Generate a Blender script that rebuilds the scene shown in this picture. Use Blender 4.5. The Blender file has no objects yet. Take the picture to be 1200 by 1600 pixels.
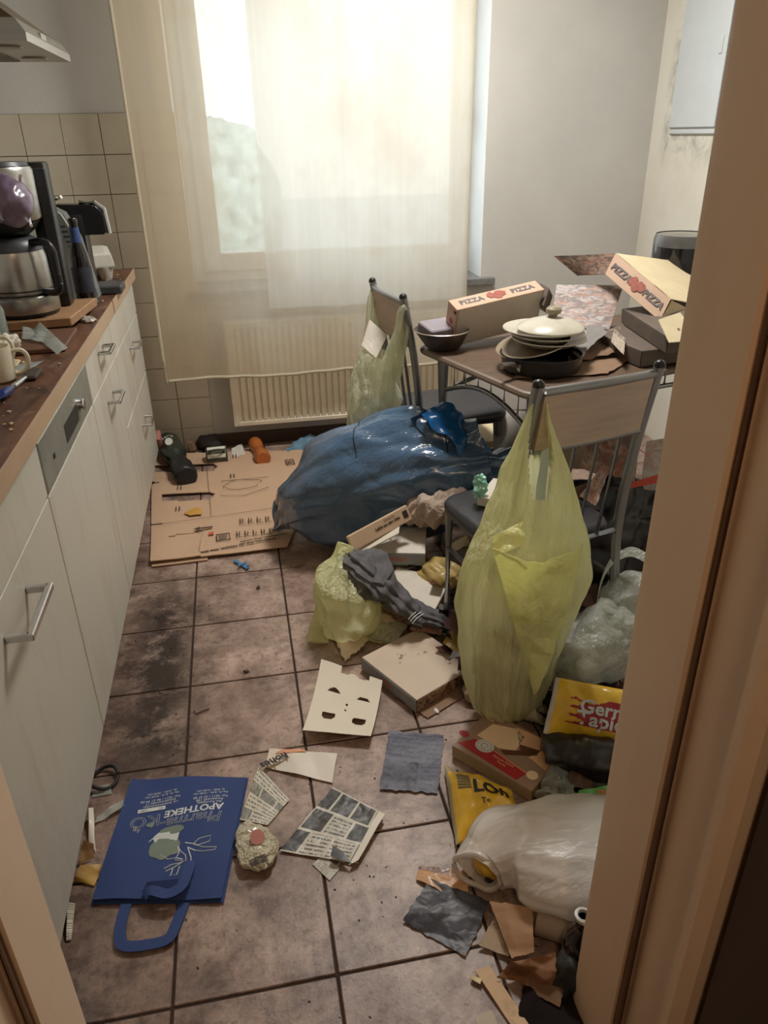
import bpy, bmesh, math, random
from mathutils import Vector, Matrix, noise
random.seed(7)
SC = bpy.context.scene
COL = SC.collection
PI = math.pi

# ---------------------------------------------------------------- camera
CAM = Vector((0, 0, 1.4))
EX = Vector((0.98151995, -0.09912981, 0.16368223))     # world axes seen from the camera (x right, y down, z forward)
EY = Vector((-0.19077225, -0.43991315, 0.87754337))
EZ = Vector((-0.01498474, -0.89255235, -0.45069475))
RM = Matrix((EX, EY, EZ))
FL = 1173.0
cd = bpy.data.cameras.new('camera'); co = bpy.data.objects.new('camera', cd); COL.objects.link(co)
rot = Matrix((RM.col[0], -RM.col[1], -RM.col[2])).transposed().to_4x4()
co.matrix_world = Matrix.Translation(CAM) @ rot
cd.sensor_fit = 'VERTICAL'; cd.sensor_height = 36; cd.sensor_width = 27
cd.lens = FL / 1600 * 36; cd.clip_start = .02; cd.clip_end = 300
SC.camera = co
def ray(u, v): return RM @ Vector(((u - 600) / FL, (v - 800) / FL, 1))
def F(u, v, z=0.0):
    d = ray(u, v); return CAM + d * ((z - 1.4) / d.z)
def FY(u, v, y):
    d = ray(u, v); return CAM + d * (y / d.y)
def FX(u, v, x):
    d = ray(u, v); return CAM + d * (x / d.x)

# ---------------------------------------------------------------- light
vs = SC.view_settings
SC.display_settings.display_device = 'sRGB'
vs.view_transform = 'Standard'; vs.look = 'None'; vs.gamma = 1; vs.use_curve_mapping = False
vs.exposure = 0.0
SC.cycles.use_denoising = True
SC.cycles.max_bounces = 10; SC.cycles.transparent_max_bounces = 20
SC.cycles.caustics_reflective = False; SC.cycles.caustics_refractive = False
W = bpy.data.worlds.new('sky'); SC.world = W; W.use_nodes = True
wn = W.node_tree; bg = wn.nodes['Background']
tc = wn.nodes.new('ShaderNodeTexCoord'); sx = wn.nodes.new('ShaderNodeSeparateXYZ'); rp = wn.nodes.new('ShaderNodeValToRGB')
wn.links.new(tc.outputs['Generated'], sx.inputs[0]); wn.links.new(sx.outputs['Z'], rp.inputs[0])
rp.color_ramp.elements[0].position = 0; rp.color_ramp.elements[0].color = (.97, .99, 1, 1)
rp.color_ramp.elements[1].position = .8; rp.color_ramp.elements[1].color = (.66, .8, 1, 1)
wn.links.new(rp.outputs[0], bg.inputs[0]); bg.inputs[1].default_value = 2.6

def area(name, loc, size, power, col, rot=(0, 0, 0), shape='SQUARE', sy=None):
    l = bpy.data.lights.new(name, 'AREA'); l.energy = power; l.color = col; l.size = size; l.shape = shape
    if sy: l.shape = 'RECTANGLE'; l.size_y = sy
    o = bpy.data.objects.new(name, l); o.location = loc; o.rotation_euler = rot; COL.objects.link(o); return o
area('added_fill_light', (.75, 2.55, 2.44), .5, 39, (1, .97, .92), shape='DISK')  # unseen fill light added to brighten the room, no known lamp
area('hall_ceiling_lamp', (.1, -.55, 2.38), .3, 10, (1, .68, .43), shape='DISK')
wp = area('window_portal', (.5, 3.9, 1.5), 1.36, 1, (1, 1, 1), rot=(-PI / 2, 0, 0), sy=1.5)
wp.data.cycles.is_portal = True

# ---------------------------------------------------------------- materials
def S(r, g, b, a=1):
    f = lambda c: c / 255 / 12.92 if c / 255 <= .04045 else ((c / 255 + .055) / 1.055) ** 2.4
    return (f(r), f(g), f(b), a)
class NT:
    def __init__(s, name):
        s.m = bpy.data.materials.new(name); s.m.use_nodes = True; s.t = s.m.node_tree; s.b = s.t.nodes['Principled BSDF']; s.o = s.t.nodes['Material Output']
    def n(s, typ, ins=None, **kw):
        x = s.t.nodes.new('ShaderNode' + typ)
        for k, v in kw.items(): setattr(x, k, v)
        for k, v in (ins or {}).items():
            if isinstance(v, bpy.types.NodeSocket): s.t.links.new(v, x.inputs[k])
            else: x.inputs[k].default_value = v
        return x
    def link(s, a, b): s.t.links.new(a, b)
    def mix(s, fac, a, b, mode='MIX'):
        x = s.n('MixRGB', {0: fac, 1: a, 2: b}, blend_type=mode); return x.outputs[0]
    def math(s, op, a, b=0.0, c=None, clamp=False):
        i = {0: a, 1: b}
        if c is not None: i[2] = c
        return s.n('Math', i, operation=op, use_clamp=clamp).outputs[0]
    def ramp(s, fac, lo, hi): return s.n('MapRange', {0: fac, 1: lo, 2: hi}, clamp=True).outputs[0]
    def coord(s, kind):
        if kind == 'World': return s.n('NewGeometry').outputs['Position']
        return s.n('TexCoord').outputs[kind]
    def noise(s, co, scale, detail=4, rough=.6, dist=0):
        return s.n('TexNoise', {'Vector': co, 'Scale': scale, 'Detail': detail, 'Roughness': rough, 'Distortion': dist}).outputs[0]
    def scalev(s, co, v): return s.n('Mapping', {'Vector': co, 'Scale': v}).outputs[0]
def setb(b, **kw):
    for k, v in kw.items(): b.inputs[k].default_value = v
CACHE = {}
def M(name, col, rough=.6, metal=0, var=.12, scale=9, dirt=0, dcol=S(70, 50, 34), dscale=5, bump=0, bscale=40, co='Object', stretch=None, spec=.5, coat=0, tl=0, tp=0, tcol=None, wr=0, wsc=9, wst=(1, 1, 1)):
    """general surface: base colour with soft variation, patches of dirt, fine relief; tl / tp = shares of translucent and clear film"""
    if name in CACHE: return CACHE[name]
    k = NT(name); c = k.coord(co)
    if stretch: c = k.scalev(c, stretch)
    n1 = k.noise(c, scale, 5)
    lo = tuple(min(1, x * (1 - var)) for x in col[:3]) + (1,); hi = tuple(min(1, x * (1 + var)) for x in col[:3]) + (1,)
    cc = k.mix(k.ramp(n1, .3, .7), lo, hi)
    if dirt:
        n2 = k.noise(c, dscale, 8, .7)
        cc = k.mix(k.math('MULTIPLY', k.ramp(n2, .5, .72), dirt), cc, dcol)
    k.link(cc, k.b.inputs['Base Color'])
    setb(k.b, Roughness=rough, Metallic=metal); k.b.inputs['Specular IOR Level'].default_value = spec
    if coat: setb(k.b, **{'Coat Weight': coat, 'Coat Roughness': .15})
    if bump:
        n3 = k.noise(c, bscale, 5)
        bp = k.n('Bump', {'Strength': bump, 'Distance': .01, 'Height': n3}); k.link(bp.outputs[0], k.b.inputs['Normal'])
    if wr:                                       # creases of crushed film: sharp valleys of a bent noise
        wc = k.scalev(c, wst); hs = None
        for sc_, w_ in ((wsc, 1), (wsc * 2.7, .5), (wsc * 6.5, .22)):
            h_ = k.math('MULTIPLY', k.math('ABSOLUTE', k.math('SUBTRACT', k.noise(wc, sc_, 2, .5, .4), .5)), w_); hs = h_ if hs is None else k.math('ADD', hs, h_)
        bp = k.n('Bump', {'Strength': wr, 'Distance': .05, 'Height': hs}); k.link(bp.outputs[0], k.b.inputs['Normal'])
    sh = k.b.outputs[0]
    if tl:
        t = k.n('BsdfTranslucent', {0: tcol or col})
        if tcol is None: k.link(cc, t.inputs[0])
        sh = k.n('MixShader', {0: tl, 1: sh, 2: t.outputs[0]}).outputs[0]
    if tp:
        t = k.n('BsdfTransparent', {0: tuple(min(1, .35 + .75 * x) for x in (tcol or col)[:3]) + (1,)})
        sh = k.n('MixShader', {0: tp, 1: sh, 2: t.outputs[0]}).outputs[0]
    if tl or tp: k.link(sh, k.o.inputs[0])
    CACHE[name] = k.m; return k.m
def M_glass(name, tint=(1, 1, 1, 1), gl=.12, rough=.03):
    k = NT(name); g = k.n('BsdfGlossy', {0: (1, 1, 1, 1), 'Roughness': rough}); t = k.n('BsdfTransparent', {0: tint})
    fa = k.n('LayerWeight', {0: .5}).outputs['Facing']; f = k.math('ADD', k.math('MULTIPLY', k.math('POWER', fa, 5), .55), gl * .3, clamp=True)
    k.link(k.n('MixShader', {0: f, 1: t.outputs[0], 2: g.outputs[0]}).outputs[0], k.o.inputs[0]); return k.m
def M_print(name, paper, ink, blocks=(2, 3), lines=40, photo=None, rough=.45, dens=.6, dirt=.25, gloss=0, txt=.8, crinkle=.35):
    """printed sheet on UV: blocks of picture and columns of text lines"""
    k = NT(name); uv = k.coord('UV')
    br = k.n('TexBrick', {'Vector': uv, 'Color1': (0, 0, 0, 1), 'Color2': (1, 1, 1, 1), 'Mortar': (.5, .5, .5, 1), 'Scale': 1, 'Mortar Size': .018, 'Mortar Smooth': 0, 'Bias': 0, 'Brick Width': 1 / blocks[0], 'Row Height': 1 / blocks[1]}, offset=.37)
    sel = k.ramp(br.outputs[0], dens - .02, dens + .02)          # 1 = picture block
    n = k.noise(uv, 7, 6, .7, 1.2)
    pic = k.mix(k.ramp(n, .3, .7), ink, photo or paper)
    pic = k.mix(k.math('MULTIPLY', k.ramp(k.noise(uv, 3.3, 3), .45, .6), .55), pic, ink)
    wv = k.n('TexWave', {'Vector': uv, 'Scale': lines / 6.283, 'Distortion': 0}, wave_type='BANDS', bands_direction='Y', wave_profile='SIN').outputs[0]
    words = k.noise(k.scalev(uv, (lines * .9, lines * .35, 1)), 1, 2)
    tx = k.math('MULTIPLY', k.ramp(wv, .45, .6), k.ramp(words, .4, .5))
    page = k.mix(k.math('MULTIPLY', tx, txt), paper, ink)
    c = k.mix(sel, page, pic)
    c = k.mix(br.outputs['Fac'], c, paper)
    c = k.mix(k.math('MULTIPLY', k.ramp(k.noise(uv, 5, 7, .7), .52, .75), dirt), c, S(80, 60, 44))
    k.link(c, k.b.inputs['Base Color']); setb(k.b, Roughness=rough)
    oc = k.coord('Object'); h = k.math('ADD', k.math('ABSOLUTE', k.math('SUBTRACT', k.noise(oc, 14, 1, .5, .1), .5)), k.math('MULTIPLY', k.math('ABSOLUTE', k.math('SUBTRACT', k.noise(oc, 34, 1, .5, .1), .5)), .5))
    k.link(k.n('Bump', {'Strength': crinkle, 'Distance': .02, 'Height': h}).outputs[0], k.b.inputs['Normal'])
    if gloss: setb(k.b, **{'Coat Weight': gloss, 'Coat Roughness': .2})
    return k.m

def M_art(name, cols, scale=4, rough=.6, stretch=(1, 1, 1), grime=.2):
    """printed picture: soft patches of several inks on UV"""
    k = NT(name); uv = k.scalev(k.coord('UV'), stretch); c = cols[0]
    for i, q in enumerate(cols[1:]):
        c = k.mix(k.ramp(k.noise(k.n('Mapping', {'Vector': uv, 'Location': (i * 3.7, i * 1.3, 0)}).outputs[0], scale * .6 * (1 + .35 * i), 5, .62, 1.6), .44, .62), c, q)
    c = k.mix(k.math('MULTIPLY', k.ramp(k.noise(uv, 6, 7, .7), .5, .75), grime), c, S(90, 70, 56))
    k.link(c, k.b.inputs['Base Color']); setb(k.b, Roughness=rough); return k.m

# ---------------------------------------------------------------- object helpers
def prop(o, label=None, cat=None, group=None, kind=None):
    if label: o['label'] = label
    if cat: o['category'] = cat
    if group: o['group'] = group
    if kind: o['kind'] = kind
    return o
def thing(name, label, cat, loc=(0, 0, 0), rz=0, group=None, mat3=None):
    o = bpy.data.objects.new(name, None); COL.objects.link(o); o.empty_display_size = .05
    m = mat3.to_4x4() if mat3 else Matrix.Rotation(rz, 4, 'Z')
    o.matrix_world = Matrix.Translation(Vector(loc)) @ m
    ROOTM[o.name] = o.matrix_world.copy()
    return prop(o, label, cat, group)
ROOTM = {}
def mesh_of(name, bm, mat, smooth):
    me = bpy.data.meshes.new(name)
    bmesh.ops.recalc_face_normals(bm, faces=bm.faces)
    bm.to_mesh(me); bm.free()
    for m in (mat if isinstance(mat, (list, tuple)) else [mat]): me.materials.append(m)
    if smooth is not None:
        for p in me.polygons: p.use_smooth = True
        if smooth < 180:
            me.set_sharp_from_angle(angle=math.radians(smooth))
    return me
def part(name, bm, mat, parent, world=True, smooth=40, label=None, kind=None):
    """a part: world=True means the verts are in world space and are brought into the parent's space"""
    o = None
    if world:
        bmesh.ops.transform(bm, matrix=ROOTM[parent.name].inverted(), verts=bm.verts)
    me = mesh_of(name, bm, mat, smooth)
    o = bpy.data.objects.new(name, me); COL.objects.link(o); o.parent = parent
    ROOTM[o.name] = ROOTM[parent.name]
    return prop(o, label, None, None, kind)
def solo(name, bm, mat, label, cat, group=None, smooth=40, kind=None):
    c = Vector((0, 0, 0)); n = len(bm.verts)
    for v in bm.verts: c += v.co
    c /= max(1, n); c.z = min(v.co.z for v in bm.verts)
    bmesh.ops.translate(bm, vec=-c, verts=bm.verts)
    o = bpy.data.objects.new(name, mesh_of(name, bm, mat, smooth)); COL.objects.link(o); o.location = c
    ROOTM[o.name] = Matrix.Translation(c)
    return prop(o, label, cat, group, kind)
def struct(name, bm, mat, parent=None, smooth=None):
    o = bpy.data.objects.new(name, mesh_of(name, bm, mat, smooth)); COL.objects.link(o)
    ROOTM[o.name] = Matrix.Identity(4)
    if parent: o.parent = parent
    else: o['kind'] = 'structure'
    return o
def dup(root, loc, rz=None, label=None, mw=None):
    r = root.copy(); COL.objects.link(r); r.location = loc
    if rz is not None: r.rotation_euler = (0, 0, rz)
    if label: r['label'] = label
    for ch in list(root.children):
        c = ch.copy(); COL.objects.link(c); c.parent = r
        for g in ch.children:
            d = g.copy(); COL.objects.link(d); d.parent = c
    return r

# ---------------------------------------------------------------- shapes
def NB(): return bmesh.new()
def I3(): return Matrix.Identity(3)
def box(bm, a, b, bev=0, R=None, c0=None, seg=1):
    """axis box from corner a to b; R,c0 = 3x3 rotation about c0"""
    a, b = Vector(a), Vector(b)
    vs = [bm.verts.new((x, y, z)) for z in (a.z, b.z) for y in (a.y, b.y) for x in (a.x, b.x)]
    fs = [bm.faces.new([vs[i] for i in f]) for f in ((0, 2, 3, 1), (4, 5, 7, 6), (0, 1, 5, 4), (2, 6, 7, 3), (1, 3, 7, 5), (0, 4, 6, 2))]
    nv = vs
    if bev:
        es = list({e for f in fs for e in f.edges})
        r = bmesh.ops.bevel(bm, geom=es, offset=bev, segments=seg, profile=.6, affect='EDGES')
        nv = list({v for f in r['faces'] for v in f.verts} | {v for f in fs if f.is_valid for v in f.verts})
    if R is not None:
        c0 = Vector(c0 if c0 is not None else (0, 0, 0))
        for v in nv: v.co = c0 + R @ (v.co - c0)
    return nv
def prism(bm, pts, h, up=Vector((0, 0, 1))):
    """polygon (list of world points) thickened along up by h"""
    a = [bm.verts.new(p) for p in pts]; b = [bm.verts.new(Vector(p) + up * h) for p in pts]; n = len(a)
    bm.faces.new(a[::-1]); bm.faces.new(b)
    for i in range(n): bm.faces.new((a[i], a[(i + 1) % n], b[(i + 1) % n], b[i]))
def frame_of(d):
    d = d.normalized(); a = Vector((0, 0, 1)) if abs(d.z) < .9 else Vector((1, 0, 0))
    u = d.cross(a).normalized(); return u, u.cross(d).normalized()
def tube(bm, pts, r, n=10, cap=True, rads=None):
    pts = [Vector(p) for p in pts]; rings = []
    for i, p in enumerate(pts):
        d = (pts[min(i + 1, len(pts) - 1)] - pts[max(i - 1, 0)])
        if i == 0: u, w = frame_of(d)
        else:
            dn = d.normalized(); u = (u - dn * u.dot(dn)).normalized(); w = dn.cross(u)
        rr = rads[i] if rads else r
        rings.append([bm.verts.new(p + (u * math.cos(t) + w * math.sin(t)) * rr) for t in [2 * PI * k / n for k in range(n)]])
    skin(bm, rings, True, cap)
def skin(bm, rings, closed=True, cap=True, skip=None):
    n = len(rings[0]); m = n if closed else n - 1
    for i in range(len(rings) - 1):
        for k in range(m):
            if skip and skip(i, k): continue
            bm.faces.new((rings[i][k], rings[i][(k + 1) % n], rings[i + 1][(k + 1) % n], rings[i + 1][k]))
    if cap and closed:
        bm.faces.new(rings[0][::-1]); bm.faces.new(rings[-1])
def lathe(bm, c, prof, n=32, axis=Vector((0, 0, 1)), cap=True):
    """prof = [(radius, height along axis)]"""
    c = Vector(c); axis = Vector(axis).normalized(); u, w = frame_of(axis)
    if axis.z > .99: u, w = Vector((1, 0, 0)), Vector((0, 1, 0))
    rings = [[bm.verts.new(c + axis * h + (u * math.cos(2 * PI * k / n) + w * math.sin(2 * PI * k / n)) * max(r, .0002)) for k in range(n)] for r, h in prof]
    skin(bm, rings, True, cap)
def cat_rom(P, n):
    out = []; m = len(P) - 1
    for i in range(n + 1):
        t = i / n * m; k = min(int(t), m - 1); f = t - k
        p0, p1, p2, p3 = P[max(k - 1, 0)], P[k], P[k + 1], P[min(k + 2, m)]
        out.append(tuple(.5 * (2 * b + (c - a) * f + (2 * a - 5 * b + 4 * c - d) * f * f + (3 * b - a - 3 * c + d) * f ** 3) for a, b, c, d in zip(p0, p1, p2, p3)))
    return out
_D = {}
_WO = (Vector((0, 0, 0)), Vector((13.7, 5.1, 2.3)), Vector((4.9, 17.3, 8.8)))
def crump(p, seed=0, f=10):
    """-1..1 field of sharp folds, as in crushed paper or film"""
    if seed not in _D:
        r = random.Random(seed); _D[seed] = [(Vector((r.gauss(0, 1), r.gauss(0, 1), r.gauss(0, 1))).normalized(), r.random()) for _ in range(6)]
    q = p * (f * .45) + Vector((seed * 3.1, 1.7, 0)); w = [.55 * noise.noise(q + o) for o in _WO]; s = 0
    for k, (d, ph) in enumerate(_D[seed]):
        t = (p.dot(d) * f * (.6 + .45 * k) + ph + w[k % 3])
        s += (abs((t % 1) - .5) * 4 - 1) * (1, .75, .5, .3, .2, .12)[k]
    return s / 2.0
def loft_axis(bm, P, nr=60, ns=64, amp=.012, f=9, seed=0, zmin=None, cap=True, fold=0, nf=18, up=Vector((0, 0, 1)), fn=None, skip=None, open_u=None):
    """P = [(x,y,z,half width,half height)] along an axis: a bag, a trouser leg, a bundle"""
    A = cat_rom(P, nr); rings = []
    for i, q in enumerate(A):
        c = Vector(q[:3]); a = Vector(A[max(i - 1, 0)][:3]); b = Vector(A[min(i + 1, nr)][:3]); d = (b - a).normalized()
        side = d.cross(up)
        side = side.normalized() if side.length > .05 else Vector((1, 0, 0)); h = side.cross(d).normalized(); ring = []
        for k in range(ns):
            t = 2 * PI * k / ns; rd = side * (math.cos(t) * max(q[3], .002)) + h * (math.sin(t) * max(q[4], .002)); p = c + rd; nrm = rd.normalized()
            s = min(1, max(q[3], q[4]) / .06)
            o = amp * s * crump(p, seed, f)
            if fold: o += fold * s * (abs(((nf * k / ns + .6 * noise.noise(Vector((k * .13, i * .03, seed)))) % 1) - .5) * 2 - .5)
            p = p + nrm * o
            if fn: p = fn(p, i / nr, t)
            if zmin is not None and p.z < zmin: p.z = zmin + .003 * noise.noise(p * 30)
            ring.append(bm.verts.new(p))
        rings.append(ring)
    skin(bm, rings, True, cap, skip); return rings
def blob(bm, c, r, rz=0, amp=.01, f=14, seed=0, sub=4, zmin=None, fn=None, sq=1.0):
    """crumpled lump; sq<1 makes it boxier"""
    c = Vector(c); R = Matrix.Rotation(rz, 3, 'Z')
    res = bmesh.ops.create_icosphere(bm, subdivisions=sub, radius=1)
    for v in res['verts']:
        d = v.co.normalized(); e = Vector([math.copysign(abs(x) ** sq, x) for x in d])
        p = c + R @ Vector((e.x * r[0], e.y * r[1], e.z * r[2])); p += (R @ d) * amp * crump(p, seed, f)
        if fn: p = fn(p)
        if zmin is not None and p.z < zmin: p.z = zmin
        v.co = p
    return res['verts']
def sheet_bm(quad, nx=24, ny=24, amp=.004, f=22, thick=.0008, seed=0, lift=None, zmin=.0015, hole=None, tear=0, edge=None, fn=None, mi=None):
    """paper, card or film over four world corners; lift(u,v) adds height, hole(u,v) leaves an opening"""
    q = [Vector(p) for p in quad]; nrm = (q[1] - q[0]).cross(q[3] - q[0]).normalized()
    if nrm.z < 0: nrm = -nrm
    bm = NB(); uvl = bm.loops.layers.uv.new('UVMap'); T = {}
    for j in range(ny + 1):
        for i in range(nx + 1):
            u, v = i / nx, j / ny; uu, vv = u, v
            if tear:
                if i in (0, nx): uu += tear * noise.noise(Vector((v * 9, seed, i))) * (1 if i == 0 else 1)
                if j in (0, ny): vv += tear * noise.noise(Vector((u * 9, seed + 5, j)))
            if edge: uu, vv = edge(uu, vv)
            p = q[0].lerp(q[1], uu).lerp(q[3].lerp(q[2], uu), vv)
            h = amp * (crump(p, seed, f) + .4) + (lift(u, v) if lift else 0)
            p = p + nrm * h
            if fn: p = fn(p, u, v)
            if zmin is not None and p.z < zmin: p.z = zmin + .0006 * (1 + noise.noise(p * 60))
            T[i, j] = (bm.verts.new(p + nrm * thick), bm.verts.new(p))
    def quadf(a, b, c, d, uv, mi_=0):
        fc = bm.faces.new((a, b, c, d)); fc.material_index = mi_
        for l, w in zip(fc.loops, uv): l[uvl].uv = w
    keep = {(i, j): not (hole and hole((i + .5) / nx, (j + .5) / ny)) for j in range(ny) for i in range(nx)}
    for (i, j), ok in keep.items():
        if not ok: continue
        uv = [(i / nx, j / ny), ((i + 1) / nx, j / ny), ((i + 1) / nx, (j + 1) / ny), (i / nx, (j + 1) / ny)]
        ids = [(i, j), (i + 1, j), (i + 1, j + 1), (i, j + 1)]
        k = mi((i + .5) / nx, (j + .5) / ny) if mi else 0
        quadf(*[T[x][0] for x in ids], uv, k); quadf(*[T[x][1] for x in ids][::-1], uv[::-1], k)
        for (a, b, o) in ((0, 1, (i, j - 1)), (1, 2, (i + 1, j)), (2, 3, (i, j + 1)), (3, 0, (i - 1, j))):
            if not keep.get(o, False): quadf(T[ids[a]][1], T[ids[b]][1], T[ids[b]][0], T[ids[a]][0], [uv[a], uv[b], uv[b], uv[a]], k)
    loose = [v for v in bm.verts if not v.link_faces]
    bmesh.ops.delete(bm, geom=loose, context='VERTS')
    return bm
def poly_in(u, v, pts):
    c = False; n = len(pts)
    for i in range(n):
        (x1, y1), (x2, y2) = pts[i], pts[i - 1]
        if (y1 > v) != (y2 > v) and u < (x2 - x1) * (v - y1) / (y2 - y1) + x1: c = not c
    return c
def txt_bm(s, size=.02, outline=0, shear=0, align='CENTER', space=1.0, ext=.0002, bold=0, line=1):
    cu = bpy.data.curves.new('t', 'FONT'); cu.body = s; cu.size = size; cu.align_x = align; cu.align_y = 'CENTER'; cu.shear = shear; cu.space_character = space; cu.resolution_u = 2; cu.space_line = line
    if outline: cu.fill_mode = 'NONE'; cu.bevel_depth = outline; cu.bevel_resolution = 0
    else: cu.extrude = ext; cu.offset = bold
    o = bpy.data.objects.new('t', cu); COL.objects.link(o); bpy.context.view_layer.update()
    me = bpy.data.meshes.new_from_object(o.evaluated_get(bpy.context.evaluated_depsgraph_get()))
    bpy.data.objects.remove(o); bpy.data.curves.remove(cu)
    bm = NB(); bm.from_mesh(me); bpy.data.meshes.remove(me); return bm
def fr(o, x, y):
    """4x4 frame with origin o, x axis towards x, y axis roughly y, z the normal"""
    x = Vector(x).normalized(); z = x.cross(Vector(y)).normalized(); y = z.cross(x)
    m = Matrix((x, y, z)).transposed().to_4x4(); m.translation = Vector(o); return m
def text(name, s, size, frame, mat, parent, world=True, lift=.0006, fn=None, **kw):
    bm = txt_bm(s, size, **kw)
    bmesh.ops.transform(bm, matrix=frame @ Matrix.Translation((0, 0, lift)), verts=bm.verts)
    if fn:
        for v in bm.verts: v.co = fn(v.co.copy())
    return part(name, bm, mat, parent, world=world, smooth=None)
def disc(bm, frame, pts, h=.0004):
    """flat patch in a frame, pts = [(x,y)]"""
    a = [bm.verts.new(frame @ Vector((x, y, 0))) for x, y in pts]; b = [bm.verts.new(frame @ Vector((x, y, h))) for x, y in pts]; n = len(a)
    bm.faces.new(a[::-1]); bm.faces.new(b)
    for i in range(n): bm.faces.new((a[i], a[(i + 1) % n], b[(i + 1) % n], b[i]))
def circ(r, n=20, cx=0, cy=0, sx=1, wob=0, seed=0, a0=0, a1=2 * PI):
    return [(cx + sx * r * math.cos(t) * (1 + wob * noise.noise(Vector((math.cos(t) * 1.5, math.sin(t) * 1.5, seed)))), cy + r * math.sin(t) * (1 + wob * noise.noise(Vector((math.cos(t) * 1.5, math.sin(t) * 1.5, seed))))) for t in [a0 + (a1 - a0) * k / n for k in range(n)]]
def line3(bm, frame, pts, r=.0006): tube(bm, [frame @ Vector((x, y, 0)) for x, y in pts], r, 4)

# ================================================================ SETTING
WY, WL, WR, FY0, H = 3.64, -1.02, 1.988, .74, 2.5
m_wall = M('plaster_white', S(206, 203, 195), .85, var=.05, scale=3, dirt=.1, dcol=S(150, 140, 120), dscale=1.6, bump=.12, bscale=30, co='World')
m_wallw = M('plaster_window_wall', S(196, 193, 187), .85, var=.05, scale=3, dirt=.08, dcol=S(150, 140, 120), dscale=1.6, bump=.12, bscale=30, co='World')
def right_wall_mat():
    k = NT('plaster_right_wall'); w = k.coord('World'); n = k.noise(w, 1.3, 6, .65); n2 = k.noise(w, 7, 6, .7, .6)
    c = k.mix(k.math('MULTIPLY', k.ramp(n, .45, .7), .45), S(234, 230, 218), S(200, 188, 154))
    sp = k.n('SeparateXYZ', {0: w})          # grey smudges rubbed round the fuse box
    a = k.math('MULTIPLY', k.ramp(sp.outputs[1], 2.95, 3.06), k.n('MapRange', {0: sp.outputs[1], 1: 3.56, 2: 3.50}, clamp=True).outputs[0])
    b_ = k.math('MULTIPLY', a, k.ramp(sp.outputs[2], 1.22, 1.34))
    c = k.mix(k.math('MULTIPLY', k.math('MULTIPLY', b_, k.ramp(n2, .44, .6)), .6), c, S(140, 142, 138))
    k.link(c, k.b.inputs['Base Color']); setb(k.b, Roughness=.85)
    k.link(k.n('Bump', {'Strength': .12, 'Distance': .01, 'Height': k.noise(w, 30, 5)}).outputs[0], k.b.inputs['Normal']); return k.m
m_wallr = right_wall_mat()
m_ceil = M('ceiling_white', S(225, 222, 214), .9, var=.03)
m_hall = M('hall_wall', S(120, 90, 66), .9, var=.05)
m_grout = M('grout', S(52, 37, 30), .9, var=.3, scale=30, co='World')

def tile_floor_mat():
    k = NT('floor_tile_stone'); w = k.coord('World'); oi = k.n('ObjectInfo').outputs['Random']
    off = k.n('Mapping', {'Vector': w}); 
    n1 = k.noise(w, 5, 9, .72, .15); n2 = k.noise(w, 18, 9, .75, .1); n3 = k.noise(w, 70, 4, .7)
    c = k.mix(k.ramp(n1, .32, .68), S(120, 95, 83), S(204, 178, 162))
    c = k.mix(k.math('MULTIPLY', k.ramp(n2, .48, .66), .55), c, S(104, 78, 66))
    c = k.mix(k.math('MULTIPLY', k.ramp(n3, .52, .68), .6), c, S(92, 70, 58))
    c = k.mix(k.math('MULTIPLY', oi, .16), c, S(150, 122, 108))
    # grime: blotches everywhere, a dark spill along the cupboards, denser patches towards the doorway
    g = k.noise(w, 9, 10, .78, .15); g2 = k.noise(w, 3.2, 8, .74, .1)
    sp = k.n('SeparateXYZ', {0: w}); X, Y = sp.outputs[0], sp.outputs[1]
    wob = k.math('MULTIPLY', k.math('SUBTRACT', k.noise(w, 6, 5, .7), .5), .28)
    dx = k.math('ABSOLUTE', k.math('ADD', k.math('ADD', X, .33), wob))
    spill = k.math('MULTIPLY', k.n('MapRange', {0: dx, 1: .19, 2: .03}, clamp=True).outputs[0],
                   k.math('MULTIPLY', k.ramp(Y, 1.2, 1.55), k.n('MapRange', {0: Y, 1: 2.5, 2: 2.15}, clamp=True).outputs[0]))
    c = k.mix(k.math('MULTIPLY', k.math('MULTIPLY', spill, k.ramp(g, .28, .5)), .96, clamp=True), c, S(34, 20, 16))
    near = k.n('MapRange', {0: Y, 1: 1.55, 2: .7}, clamp=True).outputs[0]
    left = k.n('MapRange', {0: X, 1: .0, 2: -.45}, clamp=True).outputs[0]
    grime = k.math('ADD', k.math('MULTIPLY', k.ramp(g, .5, .68), .5), k.math('MULTIPLY', k.math('MULTIPLY', k.ramp(g2, .4, .66), k.math('ADD', near, left)), .6), clamp=True)
    c = k.mix(k.math('MULTIPLY', grime, .95), c, S(48, 33, 26))
    k.link(c, k.b.inputs['Base Color'])
    rg = k.math('ADD', k.math('MULTIPLY', n2, .34), .17)
    k.link(rg, k.b.inputs['Roughness'])
    bp = k.n('Bump', {'Strength': .25, 'Distance': .006, 'Height': n2}); k.link(bp.outputs[0], k.b.inputs['Normal'])
    return k.m
m_ftile = tile_floor_mat()
b = NB(); box(b, (WL, -1.6, -.06), (WR, WY + .3, -.004)); floor = struct('floor', b, m_grout)
XL = [-.5415 + .3 * i for i in range(10)]; YL = [.566 + .3 * j for j in range(12)]
cache = {}
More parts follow.
